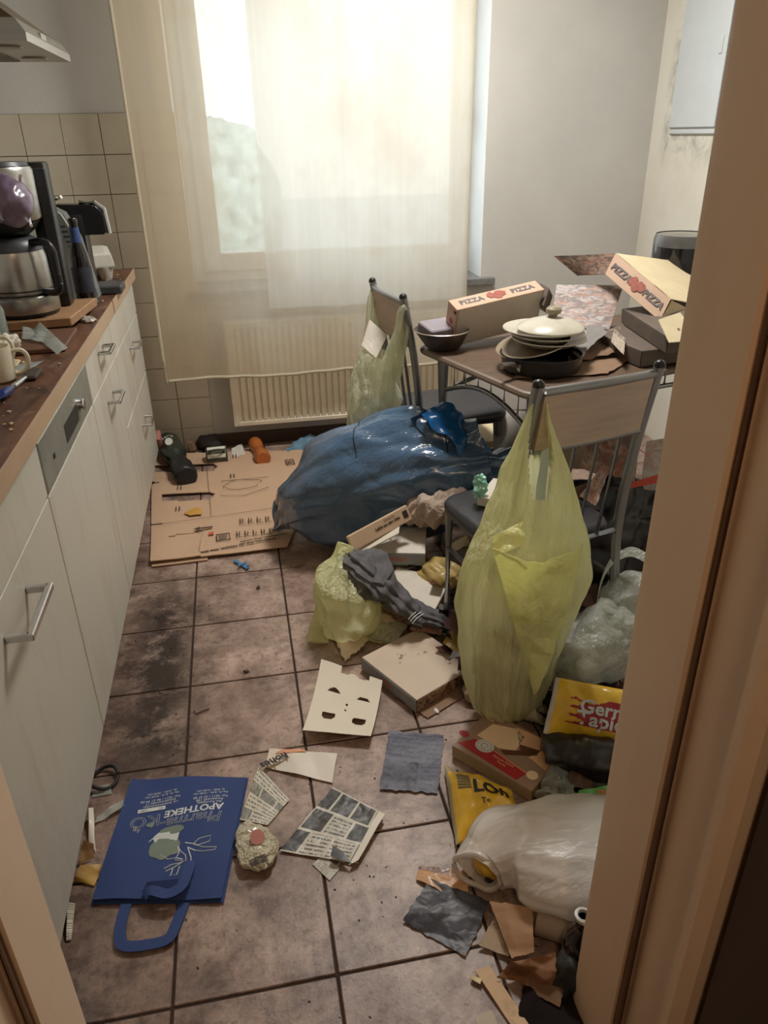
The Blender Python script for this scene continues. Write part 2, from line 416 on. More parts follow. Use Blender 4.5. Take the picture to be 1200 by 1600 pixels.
for i in range(9):
    for j in range(11):
        x0, x1, y0, y1 = XL[i], min(XL[i + 1], WR), YL[j], min(YL[j + 1], WY)
        if y1 - y0 < .02 or (y1 < FY0 + .02): continue
        key = (round(x1 - x0, 3), round(y1 - y0, 3))
        if key not in cache:
            b = NB(); box(b, (.0028, .0028, -.006), (key[0] - .0028, key[1] - .0028, 0), .0018); cache[key] = mesh_of('tile', b, m_ftile, 30)
        o = bpy.data.objects.new('tile', cache[key]); COL.objects.link(o); o.location = (x0, y0, random.uniform(-.0006, .0)); o.parent = floor
# window opening
WX0, WX1, WZ0, WZ1 = -.19, 1.18, .76, 2.25
D1 = WY + .34
b = NB()
box(b, (WL, WY, -.06), (WX0, D1, H)); box(b, (WX1, WY, -.06), (WR + .15, D1, H)); box(b, (WX0, WY, -.06), (WX1, D1, WZ0)); box(b, (WX0, WY, WZ1), (WX1, D1, H))
wall_window = struct('wall_window', b, m_wallw)
m_wtile = M('wall_tile_cream', S(196, 186, 166), .22, var=.05, scale=5, dirt=.3, dcol=S(150, 132, 104), dscale=3, co='World', coat=.3)
m_wgrout = M('wall_grout', S(120, 104, 84), .9, var=.2, scale=30)
b = NB(); box(b, (WL, WY - .004, 0), (-.182, WY, 1.49)); tb = struct('tile_bed', b, m_wgrout, wall_window)
cache = {}
xl = [-.18 - .1525 * i for i in range(7)]; zl = [1.49 - .1535 * j for j in range(11)]
for i in range(6):
    for j in range(10):
        x1, x0 = xl[i], max(xl[i + 1], WL); z1, z0 = zl[j], max(zl[j + 1], 0)
        if x1 - x0 < .02: continue
        key = (round(x1 - x0, 3), round(z1 - z0, 3))
        if key not in cache:
            b = NB(); box(b, (.0012, -.006, .0012), (key[0] - .0012, 0, key[1] - .0012), .001); cache[key] = mesh_of('tile', b, m_wtile, 30)
        o = bpy.data.objects.new('tile', cache[key]); COL.objects.link(o); o.location = (x0, WY - .004 + random.uniform(-.0004, .0004), z0); o.parent = wall_window
b = NB(); box(b, (WL - .15, -1.6, -.06), (WL, D1, H)); struct('wall_left', b, m_wall)
b = NB(); box(b, (WR, .5, -.06), (WR + .15, D1, H)); struct('wall_right', b, m_wallr)
b = NB(); box(b, (WL - .15, -1.6, H), (WR + .15, D1, H + .1)); struct('ceiling', b, m_ceil)
DL, DR = -.33, .468
b = NB()
box(b, (WL, .5, -.06), (DL - .03, FY0, H)); box(b, (DR + .03, .5, -.06), (WR, FY0, H)); box(b, (DL - .03, .5, 2.06), (DR + .03, FY0, H))
struct('wall_front', b, m_wall)
b = NB(); box(b, (WL, -1.75, -.06), (WR, -1.6, H)); box(b, (1.1, -1.6, -.06), (1.25, .5, H)); struct('wall_hall', b, m_hall)
# sill, frame, panes
m_pvc = M('white_pvc', S(228, 228, 224), .4, var=.03)
m_sill = M('sill_stone', S(120, 118, 116), .35, var=.2, scale=60, co='World')
m_silltop = M('sill_white', S(216, 214, 208), .4, var=.05)
b = NB(); box(b, (WX0 - .03, WY - .045, WZ0 - .028), (WX1 + .06, WY - .0002, WZ0 + .004), .003); box(b, (WX0, WY, WZ0 - .028), (WX1, WY + .236, WZ0 + .004)); sl = struct('window_sill', b, m_sill); 
sl['kind'] = 'structure'; sl.name = 'trim_1'
win = bpy.data.objects.new('window_1', None); COL.objects.link(win); win['kind'] = 'structure'; ROOTM[win.name] = Matrix.Identity(4)
fy0, fy1 = WY + .235, WY + .305
def ringframe(bm, x0, x1, z0, z1, w, y0, y1, bev=.006):
    box(bm, (x0, y0, z0), (x0 + w, y1, z1), bev); box(bm, (x1 - w, y0, z0), (x1, y1, z1), bev)
    box(bm, (x0 + w, y0, z0), (x1 - w, y1, z0 + w), bev); box(bm, (x0 + w, y0, z1 - w), (x1 - w, y1, z1), bev)
b = NB(); ringframe(b, WX0, WX1, WZ0, WZ1, .065, fy0, fy1); part('window_frame', b, m_pvc, win, smooth=None)
b = NB(); ringframe(b, WX0 + .05, WX1 - .01, WZ0 + .05, WZ1 - .05, .085, fy0 - .015, fy1 - .02); sash = part('sash', b, m_pvc, win, smooth=None)
b = NB(); box(b, (WX0 + .13, fy0 + .02, WZ0 + .13), (WX1 - .088, fy0 + .026, WZ1 - .13)); part('pane', b, M_glass('window_glass', (.97, .99, .98, 1)), sash, smooth=None)
b = NB(); box(b, (WX1 - .09, fy0 - .027, 1.44), (WX1 - .06, fy0 - .015, 1.51), .003); tube(b, [(WX1 - .075, fy0 - .02, 1.48), (WX1 - .075, fy0 - .06, 1.48), (WX1 - .075, fy0 - .065, 1.37)], .009, 10); part('window_handle', b, M('satin_metal', S(190, 190, 190), .35, .9, var=.04), sash)
b = NB(); box(b, (WX1 - .003, WY + .0005, WZ0), (WX1 - .0002, fy0, WZ1)); box(b, (WX0 + .0002, WY + .0005, WZ0), (WX0 + .003, fy0, WZ1)); struct('trim_3', b, M('reveal_white', S(240, 240, 238), .8, var=.03))
# outdoors
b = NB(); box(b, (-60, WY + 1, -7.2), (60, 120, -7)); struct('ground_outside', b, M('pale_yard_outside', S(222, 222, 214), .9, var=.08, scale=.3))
m_leaf = M('tree_hazed_green', S(190, 202, 190), .9, var=.4, scale=1.2, co='World'); m_bark = M('bark', S(84, 68, 54), .9, var=.3)  # distance haze is painted into the paled foliage colour
tx, ty, tr, hz = -.4, 44, 3.2, -1.2
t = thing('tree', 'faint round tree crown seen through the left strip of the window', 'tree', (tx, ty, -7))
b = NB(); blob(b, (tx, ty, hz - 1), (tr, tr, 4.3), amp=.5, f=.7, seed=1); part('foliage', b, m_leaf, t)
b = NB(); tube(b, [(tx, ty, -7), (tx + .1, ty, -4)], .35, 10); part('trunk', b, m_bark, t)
# dark base strip under the radiator
b = NB(); box(b, (-.182, WY - .014, 0), (WR, WY, .065), .003); struct('baseboard_window', b, M('dark_base', S(74, 58, 46), .6, var=.2, scale=12, co='World'))
# door lining
m_jamb = M('door_lining_paint', S(240, 212, 182), .42, var=.04, scale=4, dirt=.1, dcol=S(120, 88, 60), dscale=9, co='World', stretch=(1, 1, .3))
m_seal = M('door_seal', S(112, 80, 56), .8)
m_leafdoor = M('door_leaf_brown', S(60, 38, 26), .5, var=.15, scale=5, stretch=(8, 8, .6), co='World')
dr = bpy.data.objects.new('door_1', None); COL.objects.link(dr); dr['kind'] = 'structure'; ROOTM[dr.name] = Matrix.Identity(4)
for sgn, xi in ((1, DR), (-1, DL)):
    def col(bm, pts): prism(bm, [Vector((xi + sgn * x, y, 0)) for x, y in pts], 2.06)
    b = NB(); col(b, [(.006, FY0 + .004), (.002, FY0), (0, FY0 - .012), (0, .622), (.032, .622), (.032, FY0 + .004)])
    col(b, [(.016, .618), (.016, .535), (.032, .535), (.032, .618)])
    part('lining', b, m_jamb, dr, smooth=20)
    b = NB(); tube(b, [(xi + sgn * .006, .612, 0), (xi + sgn * .006, .612, 2.06)], .0055, 8); part('rubber_seal', b, m_seal, dr)
    b = NB(); col(b, [(.012, .535), (.0, .523), (.0, .508), (.012, .494), (.075, .492), (.075, .535)]); part('architrave', b, m_jamb, dr, smooth=30)
b = NB(); box(b, (DL, .622, 2.03), (DR, FY0, 2.06)); box(b, (DL, .49, 2.045), (DR, .535, 2.1)); part('head_lining', b, m_jamb, dr, smooth=None)
b = NB(); box(b, (DR + .022, -.34, .008), (DR + .062, .484, 2.03), .003); part('door_leaf', b, m_leafdoor, dr, smooth=None)
b = NB(); box(b, (WL, -.4, -.02), (DL - .02, -.36, H)); struct('trim_2', b, m_hall)

# ================================================================ RADIATOR, CURTAIN, FUSE BOX
m_rad = M('radiator_enamel', S(222, 212, 190), .35, var=.04, scale=4, dirt=.15, dcol=S(170, 150, 118), co='World')
rad = thing('radiator', 'cream ribbed panel radiator under the window behind the curtain', 'radiator', (.5, 3.56, .12))
b = NB(); x0, x1, z0, z1 = -.075, 1.1, .135, .625
n = 36; prof = []
for i in range(n):
    a = x0 + .02 + (x1 - x0 - .04) * i / n; w = (x1 - x0 - .04) / n
    prof += [(a, 0), (a + w * .62, 0), (a + w * .72, .011), (a + w * .9, .011)]
prof.append((x1 - .02, 0)); rings = []
for z, dz in ((z0 + .018, 1), (z0 + .03, 0), (z1 - .03, 0), (z1 - .018, 1)):
    rings.append([b.verts.new((x, 3.525 + (d if not dz else 0), z)) for x, d in prof])
skin(b, rings, closed=False, cap=False)
rr = part('ribbed_panel', b, m_rad, rad, smooth=25)
b = NB(); ringframe(b, x0, x1, z0, z1, .021, 3.522, 3.534, .003); part('panel_rim', b, m_rad, rad, smooth=None)
b = NB(); box(b, (x0 + .01, 3.56, z0), (x1 - .01, 3.6, z1), .004); part('rear_panel', b, m_rad, rad, smooth=None)
b = NB(); box(b, (x0, 3.522, z1), (x1, 3.6, z1 + .01), .002); part('top_grille', b, m_rad, rad, smooth=None)
b = NB(); box(b, (x0 + .15, 3.6, .2), (x0 + .19, WY - .001, .55)); part('wall_bracket', b, m_rad, rad, smooth=None)
b = NB(); box(b, (x1 - .19, 3.6, .2), (x1 - .15, WY - .001, .55)); part('wall_bracket', b, m_rad, rad, smooth=None)
b = NB(); tube(b, [(x1 - .03, 3.57, z0 + .02), (x1 - .03, 3.57, .09), (x1 - .03, 3.60, .085), (x1 - .03, WY - .002, .085)], .008, 8); part('pipe', b, m_rad, rad)

def curtain_mat(name, c, tl, tp, stain_and_shade):
    k = NT(name); uv = k.coord('UV')
    n = k.noise(k.scalev(uv, (60, 2, 1)), 1, 5, .6); st = k.noise(k.scalev(uv, (3, 3, 1)), 1, 4, .6)
    cc = k.mix(k.ramp(n, .3, .7), tuple(x * .93 for x in c[:3]) + (1,), c)
    su = k.n('SeparateXYZ', {0: uv}).outputs[0]; left_shade = k.n('MapRange', {0: su, 1: .34, 2: .12}, clamp=True).outputs[0]  # painted shade: left part toned tan, as before the unlit wall
    cc = k.mix(k.math('MULTIPLY', k.math('ADD', k.ramp(st, .45, .7), left_shade, clamp=True), stain_and_shade), cc, S(196, 160, 108))
    d = k.n('BsdfDiffuse', {0: cc}); t = k.n('BsdfTranslucent', {0: cc}); x = k.n('BsdfTransparent', {0: (1, 1, 1, 1)})
    a = k.n('MixShader', {0: tl, 1: d.outputs[0], 2: t.outputs[0]})
    k.link(k.n('MixShader', {0: tp, 1: a.outputs[0], 2: x.outputs[0]}).outputs[0], k.o.inputs[0]); return k.m
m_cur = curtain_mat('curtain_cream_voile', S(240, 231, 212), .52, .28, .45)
m_cur2 = curtain_mat('curtain_white_net', S(252, 252, 251), .66, .28, .0)
cur = thing('curtain', 'long cream voile curtain hanging in front of the window and radiator', 'curtain', (.35, 3.43, .4))
def curtain(x0, x1, z0, z1, y, nf, amp, seed, nx=240, nz=40, slant=0):
    bm = NB(); uvl = bm.loops.layers.uv.new('UVMap'); g = {}
    for j in range(nz + 1):
        v = j / nz
        for i in range(nx + 1):
            u = i / nx
            ph = 2 * PI * nf * (u + .02 * noise.noise(Vector((u * 5, v * .8, seed))))
            a = amp * (.35 + .65 * v) * (.4 + .6 * abs(noise.noise(Vector((u * 6, 0, seed + 9)))) * 2)
            yy = y + a * math.sin(ph) + .012 * noise.noise(Vector((u * 3, v * 2, seed)))
            z = z0 + (z1 - z0) * v + (.012 * noise.noise(Vector((u * 4, seed, 0))) if j == 0 else 0)
            g[i, j] = bm.verts.new((x0 + (x1 - x0) * u + slant * (1 - v) * u, yy, z))
    for j in range(nz):
        for i in range(nx):
            f = bm.faces.new((g[i, j], g[i + 1, j], g[i + 1, j + 1], g[i, j + 1]))
            for l, q in zip(f.loops, ((i, j), (i + 1, j), (i + 1, j + 1), (i, j + 1))): l[uvl].uv = (q[0] / nx, q[1] / nz)
    return bm
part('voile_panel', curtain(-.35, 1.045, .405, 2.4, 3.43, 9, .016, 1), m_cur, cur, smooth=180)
part('net_layer', curtain(.14, 1.04, .70, 2.4, 3.475, 8, .01, 4), m_cur2, cur, smooth=180)
b = NB(); tube(b, [(-.42, 3.44, 2.41), (1.3, 3.44, 2.41)], .012, 10); part('curtain_rod', b, m_pvc, cur)
# hems: rolled edges
hem = M('curtain_hem', S(214, 204, 182), .9, var=.05, tl=.3)
b = NB(); tube(b, [(-.35, 3.43 + .004 * math.sin(z * 9), z) for z in [.405 + .1 * i for i in range(20)]], .007, 8); part('side_hem', b, hem, cur)
b = NB(); tube(b, [(1.045, 3.43, z) for z in [.405 + .1 * i for i in range(20)]], .0022, 6); part('side_hem', b, hem, cur)
b = NB(); pts = []
for i in range(121):
    u = i / 120; ph = 2 * PI * 9 * (u + .02 * noise.noise(Vector((u * 5, 0, 1)))); a = .016 * .35 * (.4 + .6 * abs(noise.noise(Vector((u * 6, 0, 10)))) * 2)
    pts.append((-.35 + 1.395 * u, 3.43 + a * math.sin(ph) + .012 * noise.noise(Vector((u * 3, 0, 1))), .41 + .012 * noise.noise(Vector((u * 4, 1, 0)))))
tube(b, pts, .008, 6); part('bottom_hem', b, hem, cur)

fb = thing('fuse_box', 'flush white metal fuse box with a door high on the right wall', 'fuse box', (WR, 3.28, 1.37))
m_fb = M('fuse_box_white', S(214, 220, 222), .4, var=.03)
b = NB(); box(b, (WR - .012, 3.085, 1.375), (WR, 3.465, 2.0), .004); part('box_rim', b, m_fb, fb, smooth=None)
b = NB(); box(b, (WR - .022, 3.11, 1.40), (WR - .012, 3.455, 1.975), .004); fd = part('box_door', b, m_fb, fb, smooth=None)
b = NB(); box(b, (WR - .027, 3.13, 1.66), (WR - .022, 3.15, 1.72), .002); part('latch', b, m_fb, fd, smooth=None)

# ================================================================ KITCHEN UNITS
XF = -.437
m_front = M('cupboard_front_white', S(202, 197, 184), .45, var=.03, scale=3, dirt=.42, dcol=S(156, 126, 88), dscale=6, co='World', stretch=(1, 1, .22))
m_carc = M('cupboard_carcass', S(190, 180, 160), .6, var=.04)
m_chrome = M('chrome', S(205, 205, 205), .22, 1, var=.05)
m_steel = M('brushed_steel', S(186, 184, 180), .3, 1, var=.08, scale=3, stretch=(1, 1, 30))
m_plinth = M('plinth_brown', S(70, 52, 42), .7, var=.2)
def unit(name, label, y0, y1, cat='cabinet'):
    t = thing(name, label, cat, ((-1.02 + XF) / 2, (y0 + y1) / 2, 0))
    b = NB(); box(b, (WL + .002, y0 + .001, .1), (XF - .021, y1 - .001, .858)); part('carcass', b, m_carc, t, smooth=None)
    b = NB(); box(b, (XF - .07, y0 + .001, .0), (XF - .055, y1 - .001, .1)); part('plinth', b, m_plinth, t, smooth=None)
    return t
def front(t, name, y0, y1, z0, z1, mat=None):
    b = NB(); box(b, (XF - .019, y0 + .0018, z0), (XF, y1 - .0018, z1), .0012); return part(name, b, mat or m_front, t, smooth=None)
def handle(p, yc, z, L, w=.011, out=.034):
    b = NB(); bar = box(b, (XF + out - w * .4, yc - L / 2, z - w / 2), (XF + out + w * .5, yc + L / 2, z + w / 2), .002)
    for s in (-1, 1): box(b, (XF, yc + s * (L / 2 - .007) - .006, z - w / 2), (XF + out, yc + s * (L / 2 - .007) + .006, z + w / 2), .002)
    part('handle', b, m_chrome, p, smooth=None)
u1 = unit('base_cabinet', 'white base cabinet nearest the doorway with one large door and long bow handle', .765, 1.555)
front(u1, 'drawer', .765, 1.555, .722, .852); d = front(u1, 'cabinet_door', .765, 1.555, .076, .716); handle(d, 1.205, .655, .17, .014, .04)
u2 = thing('dishwasher', 'built-in dishwasher with grey metal control panel and white door', 'dishwasher', (-.73, 1.87, 0))
b = NB(); box(b, (WL + .05, 1.558, .02), (XF - .022, 2.186, .85)); part('housing', b, m_carc, u2, smooth=None)
m_dw = M('dishwasher_panel_metal', S(176, 180, 174), .38, .7, var=.12, scale=16, dirt=.35, dcol=S(120, 122, 112), dscale=9)
b = NB(); box(b, (XF - .02, 1.562, .722), (XF + .002, 2.182, .838), .002); pn = part('control_panel', b, m_dw, u2, smooth=None)
p0, p1, p2 = FX(98, 690, XF + .002), FX(124, 652, XF + .002), FX(122, 668, XF + .002)
b = NB(); y = p0.y; box(b, (XF + .001, 1.80, .745), (XF + .0026, 1.97, .79)); 
part('grip_recess', b, M('dark_recess', S(40, 38, 36), .6), pn, smooth=None)
b = NB(); q = FX(127, 633, XF + .01); lathe(b, (XF + .002, q.y, q.z), [(.017, 0), (.017, .014), (.014, .017)], 20, Vector((1, 0, 0))); part('dial', b, m_chrome, pn)
b = NB(); q = FX(83, 712, XF); box(b, (XF + .001, q.y - .008, q.z - .006), (XF + .004, q.y + .008, q.z + .006), .001); part('indicator', b, M('dark_recess', S(40, 38, 36), .6), pn, smooth=None)
front(u2, 'dishwasher_door', 1.557, 2.187, .076, .716)
b = NB(); box(b, (XF - .07, 1.557, 0), (XF - .055, 2.187, .09)); part('plinth', b, m_plinth, u2, smooth=None)
u3 = unit('base_cabinet', 'white base cabinet just beyond the dishwasher with one drawer above one door', 2.189, 2.70)
d = front(u3, 'drawer', 2.189, 2.70, .722, .855); handle(d, 2.455, .808, .11); d = front(u3, 'cabinet_door', 2.189, 2.70, .076, .716); handle(d, 2.48, .645, .13)
u4 = unit('drawer_cabinet', 'white drawer cabinet at the far end by the tiled wall with two handles', 2.702, 3.46)
front(u4, 'drawer', 2.702, 3.46, .722, .855); d = front(u4, 'drawer', 2.702, 3.46, .462, .716); handle(d, 3.135, .655, .12); d = front(u4, 'drawer', 2.702, 3.46, .076, .456); handle(d, 3.13, .335, .13)
def worktop_mat():
    k = NT('worktop_brown'); w = k.coord('World')
    n1 = k.noise(k.scalev(w, (9, 2.2, 1)), 1.6, 8, .7, 1.2); n2 = k.noise(w, 22, 8, .7)
    c = k.mix(k.ramp(n1, .35, .65), S(58, 36, 26), S(120, 82, 60)); c = k.mix(k.math('MULTIPLY', k.ramp(n2, .55, .72), .6), c, S(150, 120, 96))
    k.link(c, k.b.inputs['Base Color']); setb(k.b, Roughness=.42); return k.m
wt = thing('worktop', 'long brown stained worktop with a pale edge strip over the white cabinets', 'worktop', (-.72, 2.1, .86))
b = NB(); box(b, (WL + .002, .76, .86), (-.4225, 3.472, .9), .002); part('top_board', b, worktop_mat(), wt, smooth=None)
m_edge = M('worktop_edge_beige', S(188, 160, 132), .45, var=.06, scale=12, dirt=.2, dcol=S(120, 92, 70), co='World', stretch=(1, .3, 1))
b = NB(); box(b, (-.4225, .76, .859), (-.42, 2.748, .9005)); box(b, (-.4225, 2.752, .859), (-.42, 3.472, .9005)); part('edge_strip', b, m_edge, wt, smooth=None)
b = NB(); box(b, (-.423, 2.745, .859), (-.4195, 2.7478, .9008)); box(b, (-.423, 2.752, .859), (-.4195, 2.757, .9008)); part('joint_strip', b, M('joint_brown', S(120, 76, 50), .5), wt, smooth=None)

# range hood
hd = thing('range_hood', 'brushed steel range hood with sloped canopy on the left wall', 'range hood', (-.72, 2.4, 1.6))
hx, hy0, hy1, hz = -.412, 2.13, 2.70, 1.6
b = NB(); pts = [(WL + .002, hz), (hx, hz), (hx, hz + .018), (hx - .018, hz + .045), (WL + .002, hz + .045)]
rings = [[b.verts.new((x, y, z)) for x, z in pts] for y in (hy0, hy1)]; skin(b, rings); part('canopy_base', b, m_steel, hd, smooth=None)
b = NB(); lo = [(WL + .002, hy0 + .004), (hx - .02, hy0 + .004), (hx - .02, hy1 - .004), (WL + .002, hy1 - .004)]; hi = [(WL + .002, 2.26), (-.78, 2.26), (-.78, 2.57), (WL + .002, 2.57)]
rings = [[b.verts.new((x, y, hz + .045)) for x, y in lo], [b.verts.new((x, y, hz + .30)) for x, y in hi], [b.verts.new((x, y, 2.498)) for x, y in hi]]; skin(b, rings)
part('sloped_canopy', b, M('hood_dark_steel', S(120, 106, 88), .4, .8, var=.08), hd, smooth=None)
b = NB(); box(b, (WL + .05, hy0 + .05, hz - .004), (-.54, hy1 - .06, hz + .002), .001); fl = part('grease_filter', b, M('filter_mesh', S(96, 88, 72), .5, .6, var=.3, scale=60), hd, smooth=None)
for yy in (2.26, 2.56):
    b = NB(); lathe(b, (-.485, yy, hz - .004), [(.034, 0), (.036, .004)], 20); part('lamp_lens', b, M('lens', S(150, 142, 124), .3), hd)
b = NB(); box(b, (hx - .012, 2.33, hz + .022), (hx - .003, 2.39, hz + .036), .001); part('switch', b, m_chrome, hd, smooth=None)

# ================================================================ ON THE WORKTOP
m_blk = M('black_plastic', S(26, 26, 28), .35, var=.1)
m_dgrey = M('dark_grey_plastic', S(62, 64, 68), .4, var=.08)
m_wood = M('board_wood', S(158, 120, 86), .6, var=.25, scale=5, stretch=(3, 18, 3), dirt=.6, dcol=S(70, 42, 26), dscale=6, co='World')
m_woodd = M('board_wood_dark', S(96, 64, 44), .6, var=.25, scale=5, stretch=(3, 18, 3), dirt=.6, dcol=S(50, 30, 20), dscale=6, co='World')
def slab(name, quad, z, h, mat, label, cat, bev=.003):
    b = NB()
    prism(b, [Vector((q[0], q[1], z)) for q in quad], h)
    bmesh.ops.bevel(b, geom=b.edges[:], offset=bev, affect='EDGES'); return solo(name, b, mat, label, cat, smooth=None)
slab('cutting_board', [(-.46, 2.30), (-.455, 2.07), (-.80, 2.03), (-.82, 2.27)], .9005, .014, m_woodd, 'thin dark wooden cutting board, lower one, sticking out under the thick board', 'cutting board')
slab('cutting_board', [(-.445, 2.60), (-.475, 2.31), (-.84, 2.255), (-.86, 2.56)], .915, .026, m_wood, 'thick wooden cutting board under the coffee maker with its pale end grain forward', 'cutting board')
b = NB(); box(b, (-.80, 2.44, .9005), (-.56, 2.56, .9145), .002); solo('spacer_board', b, m_woodd, 'dark wooden piece lying under the thick cutting board at its far side', 'board', smooth=None)
BZ = .9415
cm = thing('coffee_maker', 'black and steel filter coffee maker standing on the thick cutting board', 'coffee maker', (-.6, 2.43, BZ))
cx, cy = -.615, 2.40
b = NB(); lathe(b, (cx, cy, BZ), [(.092, 0), (.095, .004), (.095, .012)], 40); part('base_foot', b, m_blk, cm)
b = NB(); lathe(b, (cx, cy, BZ + .012), [(.098, 0), (.1, .003), (.1, .043), (.096, .046), (.0, .046)], 48, cap=False); part('warming_base', b, m_steel, cm)
b = NB(); box(b, (cx + .055, cy + .075, BZ), (cx + .115, cy + .15, BZ + .40), .01, seg=2, R=Matrix.Rotation(0, 3, 'Z')); col_ = part('column', b, m_blk, cm)
b = NB(); box(b, (cx + .085, cy + .068, BZ + .04), (cx + .117, cy + .078, BZ + .385), .003); part('column_trim', b, m_dgrey, col_, smooth=None)
b = NB(); lathe(b, (cx, cy, BZ + .255), [(.0, 0), (.092, .002), (.097, .008), (.098, .128), (.093, .137), (.0, .139)], 48, cap=False); part('filter_housing', b, m_steel, cm)
b = NB(); lathe(b, (cx, cy, BZ + .217), [(.055, 0), (.075, .015), (.09, .038)], 40); part('drip_cone', b, m_blk, cm)
b = NB(); lathe(b, (cx, cy, BZ + .394), [(.09, 0), (.085, .01), (.0, .012)], 40, cap=False); part('lid', b, m_dgrey, cm)
cf = thing('thermal_carafe', 'steel thermal carafe with black handle standing in the coffee maker', 'carafe', (cx, cy, BZ + .058))
b = NB(); lathe(b, (cx, cy, BZ + .059), [(.08, 0), (.088, .005), (.09, .012), (.088, .1), (.084, .118), (.0, .118)], 48, cap=False); part('body', b, m_steel, cf)
b = NB(); lathe(b, (cx, cy, BZ + .175), [(.084, 0), (.083, .012), (.074, .03), (.06, .039), (.0, .04)], 40, cap=False); part('lid', b, m_dgrey, cf)
b = NB(); lathe(b, (cx, cy, BZ + .0595), [(.0905, .012), (.0912, .014), (.0905, .016)], 48, cap=False); part('seam', b, m_blk, cf)
hdir = Vector((.87, -.5, 0)).normalized(); hb = Vector((cx, cy, BZ + .06))
hp = [hb + hdir * r + Vector((0, 0, z)) for r, z in ((.06, .135), (.1, .142), (.128, .138), (.14, .12), (.142, .08), (.142, .025), (.13, .008), (.105, .006), (.08, .008))]
b = NB(); tube(b, cat_rom([tuple(p) for p in hp], 30), .011, 10); hh = part('handle', b, m_blk, cf)
b = NB(); tube(b, [hb + hdir * .148 + Vector((0, 0, z)) for z in (.03, .06, .1, .12)], .007, 8); part('handle_inlay', b, m_dgrey, hh)
# bags and bits
m_purple = M('coffee_pack_purple', S(112, 96, 118), .3, var=.25, scale=14, coat=.3)
def lilac(p):
    return p
b = NB(); c0 = Vector((-.535, 2.17, 1.262))
blob(b, c0, (.05, .09, .062), .3, amp=.007, f=15, seed=5, sub=5)
pk = thing('coffee_pack', 'crumpled purple coffee pack with white rim lying on top of the coffee maker', 'packet', (c0.x, c0.y, c0.z - .05))
part('pack', b, m_purple, pk, smooth=60)
b = NB(); tube(b, [c0 + Vector((.043 * math.cos(.3) , -.012 + .07 * math.cos(t), .058 * math.sin(t))) + Vector((-.02 * math.cos(t), 0, 0)) for t in [-1.7 + .17 * i for i in range(21)]], .004, 6); part('sealed_rim', b, M('rim_white', S(226, 220, 222), .4), pk)
# beer bottle
m_bot = M('bottle_black_glass', S(22, 20, 22), .12, var=.1, coat=.5)
bt = thing('beer_bottle', 'dark glass beer bottle with blue neck label beside the coffee maker', 'bottle', (-.492, 2.70, .9))
bx, by = -.492, 2.70
b = NB(); lathe(b, (bx, by, .9005), [(.028, 0), (.032, .004), (.032, .135), (.029, .165), (.016, .205), (.0135, .255), (.0145, .26), (.0145, .268), (.012, .272)], 32); part('glass', b, m_bot, bt)
b = NB(); lathe(b, (bx, by, .9005), [(.0176, .2), (.0142, .245)], 32, cap=False); part('neck_label', b, M('label_blue', S(52, 76, 128), .5), bt)
b = NB(); lathe(b, (bx, by, .9005), [(.0323, .045), (.0323, .125)], 32, cap=False); part('body_label', b, M('label_dark', S(48, 50, 62), .5, var=.4, scale=30), bt)
b = NB(); lathe(b, (bx, by, .9005), [(.0322, .008), (.0322, .024)], 32, cap=False); part('foot_label', b, M('label_grey', S(120, 124, 128), .5, var=.4, scale=60), bt)
# pod machine with clear tank
pm = thing('pod_coffee_machine', 'black capsule coffee machine with chrome head and clear water tank behind the beer bottle', 'coffee machine', (-.55, 2.87, .9))
b = NB(); box(b, (-.60, 2.88, .9005), (-.49, 2.97, 1.17), .012, seg=2); part('body', b, m_blk, pm)
b = NB(); pts = [(-.58, 1.10), (-.425, 1.10), (-.425, 1.17), (-.45, 1.195), (-.58, 1.20)]
rings = [[b.verts.new((x, y, z)) for x, z in pts] for y in (2.89, 2.96)]; skin(b, rings); bmesh.ops.bevel(b, geom=b.edges[:], offset=.006, affect='EDGES', segments=2); part('brew_head', b, m_blk, pm)
b = NB(); tube(b, [(-.5, 2.925, 1.203), (-.45, 2.925, 1.2), (-.424, 2.925, 1.18), (-.418, 2.925, 1.1)], .009, 8); part('chrome_lever', b, m_chrome, pm)
b = NB(); box(b, (-.50, 2.87, .9005), (-.40, 2.98, .93), .005); part('drip_tray', b, m_dgrey, pm, smooth=None)
m_clear = M('clear_plastic', S(214, 220, 216), .12, var=.05, tl=.2, tp=.62)
b = NB(); pts = [(-.625, .905), (-.470, .905), (-.485, 1.0), (-.50, 1.10), (-.535, 1.18), (-.60, 1.215), (-.655, 1.2)]
rings = [[b.verts.new((x, y, z)) for x, z in pts] for y in (2.80, 2.865)]; skin(b, rings); tk = part('water_tank', b, m_clear, pm, smooth=30)
for i in range(7):
    b = NB(); z = 1.04 + .016 * i; xx = -.505 - .005 * i; box(b, (xx - .022, 2.797, z), (xx, 2.801, z + .007), .001); part('level_mark', b, m_dgrey, tk, smooth=None)
b = NB(); tube(b, [(-.482, 2.80, .905), (-.494, 2.80, 1.0), (-.508, 2.80, 1.1), (-.543, 2.80, 1.178), (-.606, 2.80, 1.213)], .004, 6); part('tank_rim', b, M('tank_rim_grey', S(190, 194, 190), .3), tk)
# plug lead on the wall
pl = thing('power_lead', 'black power lead with a white tip sticking out above the capsule machine', 'cable', (-.62, 2.75, 1.2))
b = NB(); tube(b, cat_rom([(-.72, 2.80, 1.22), (-.62, 2.76, 1.222), (-.55, 2.72, 1.225), (-.52, 2.69, 1.232)], 14), .004, 6); part('lead', b, m_blk, pl)
b = NB(); tube(b, [(-.52, 2.69, 1.232), (-.508, 2.682, 1.237)], .006, 8); part('tip', b, M('tip_white', S(220, 216, 206), .5), pl)
b = NB(); tube(b, cat_rom([(-.72, 2.80, 1.22), (-.80, 2.86, 1.15), (-.86, 2.9, 1.0), (-.88, 2.92, .905)], 14), .004, 6); part('lead', b, m_blk, pl)
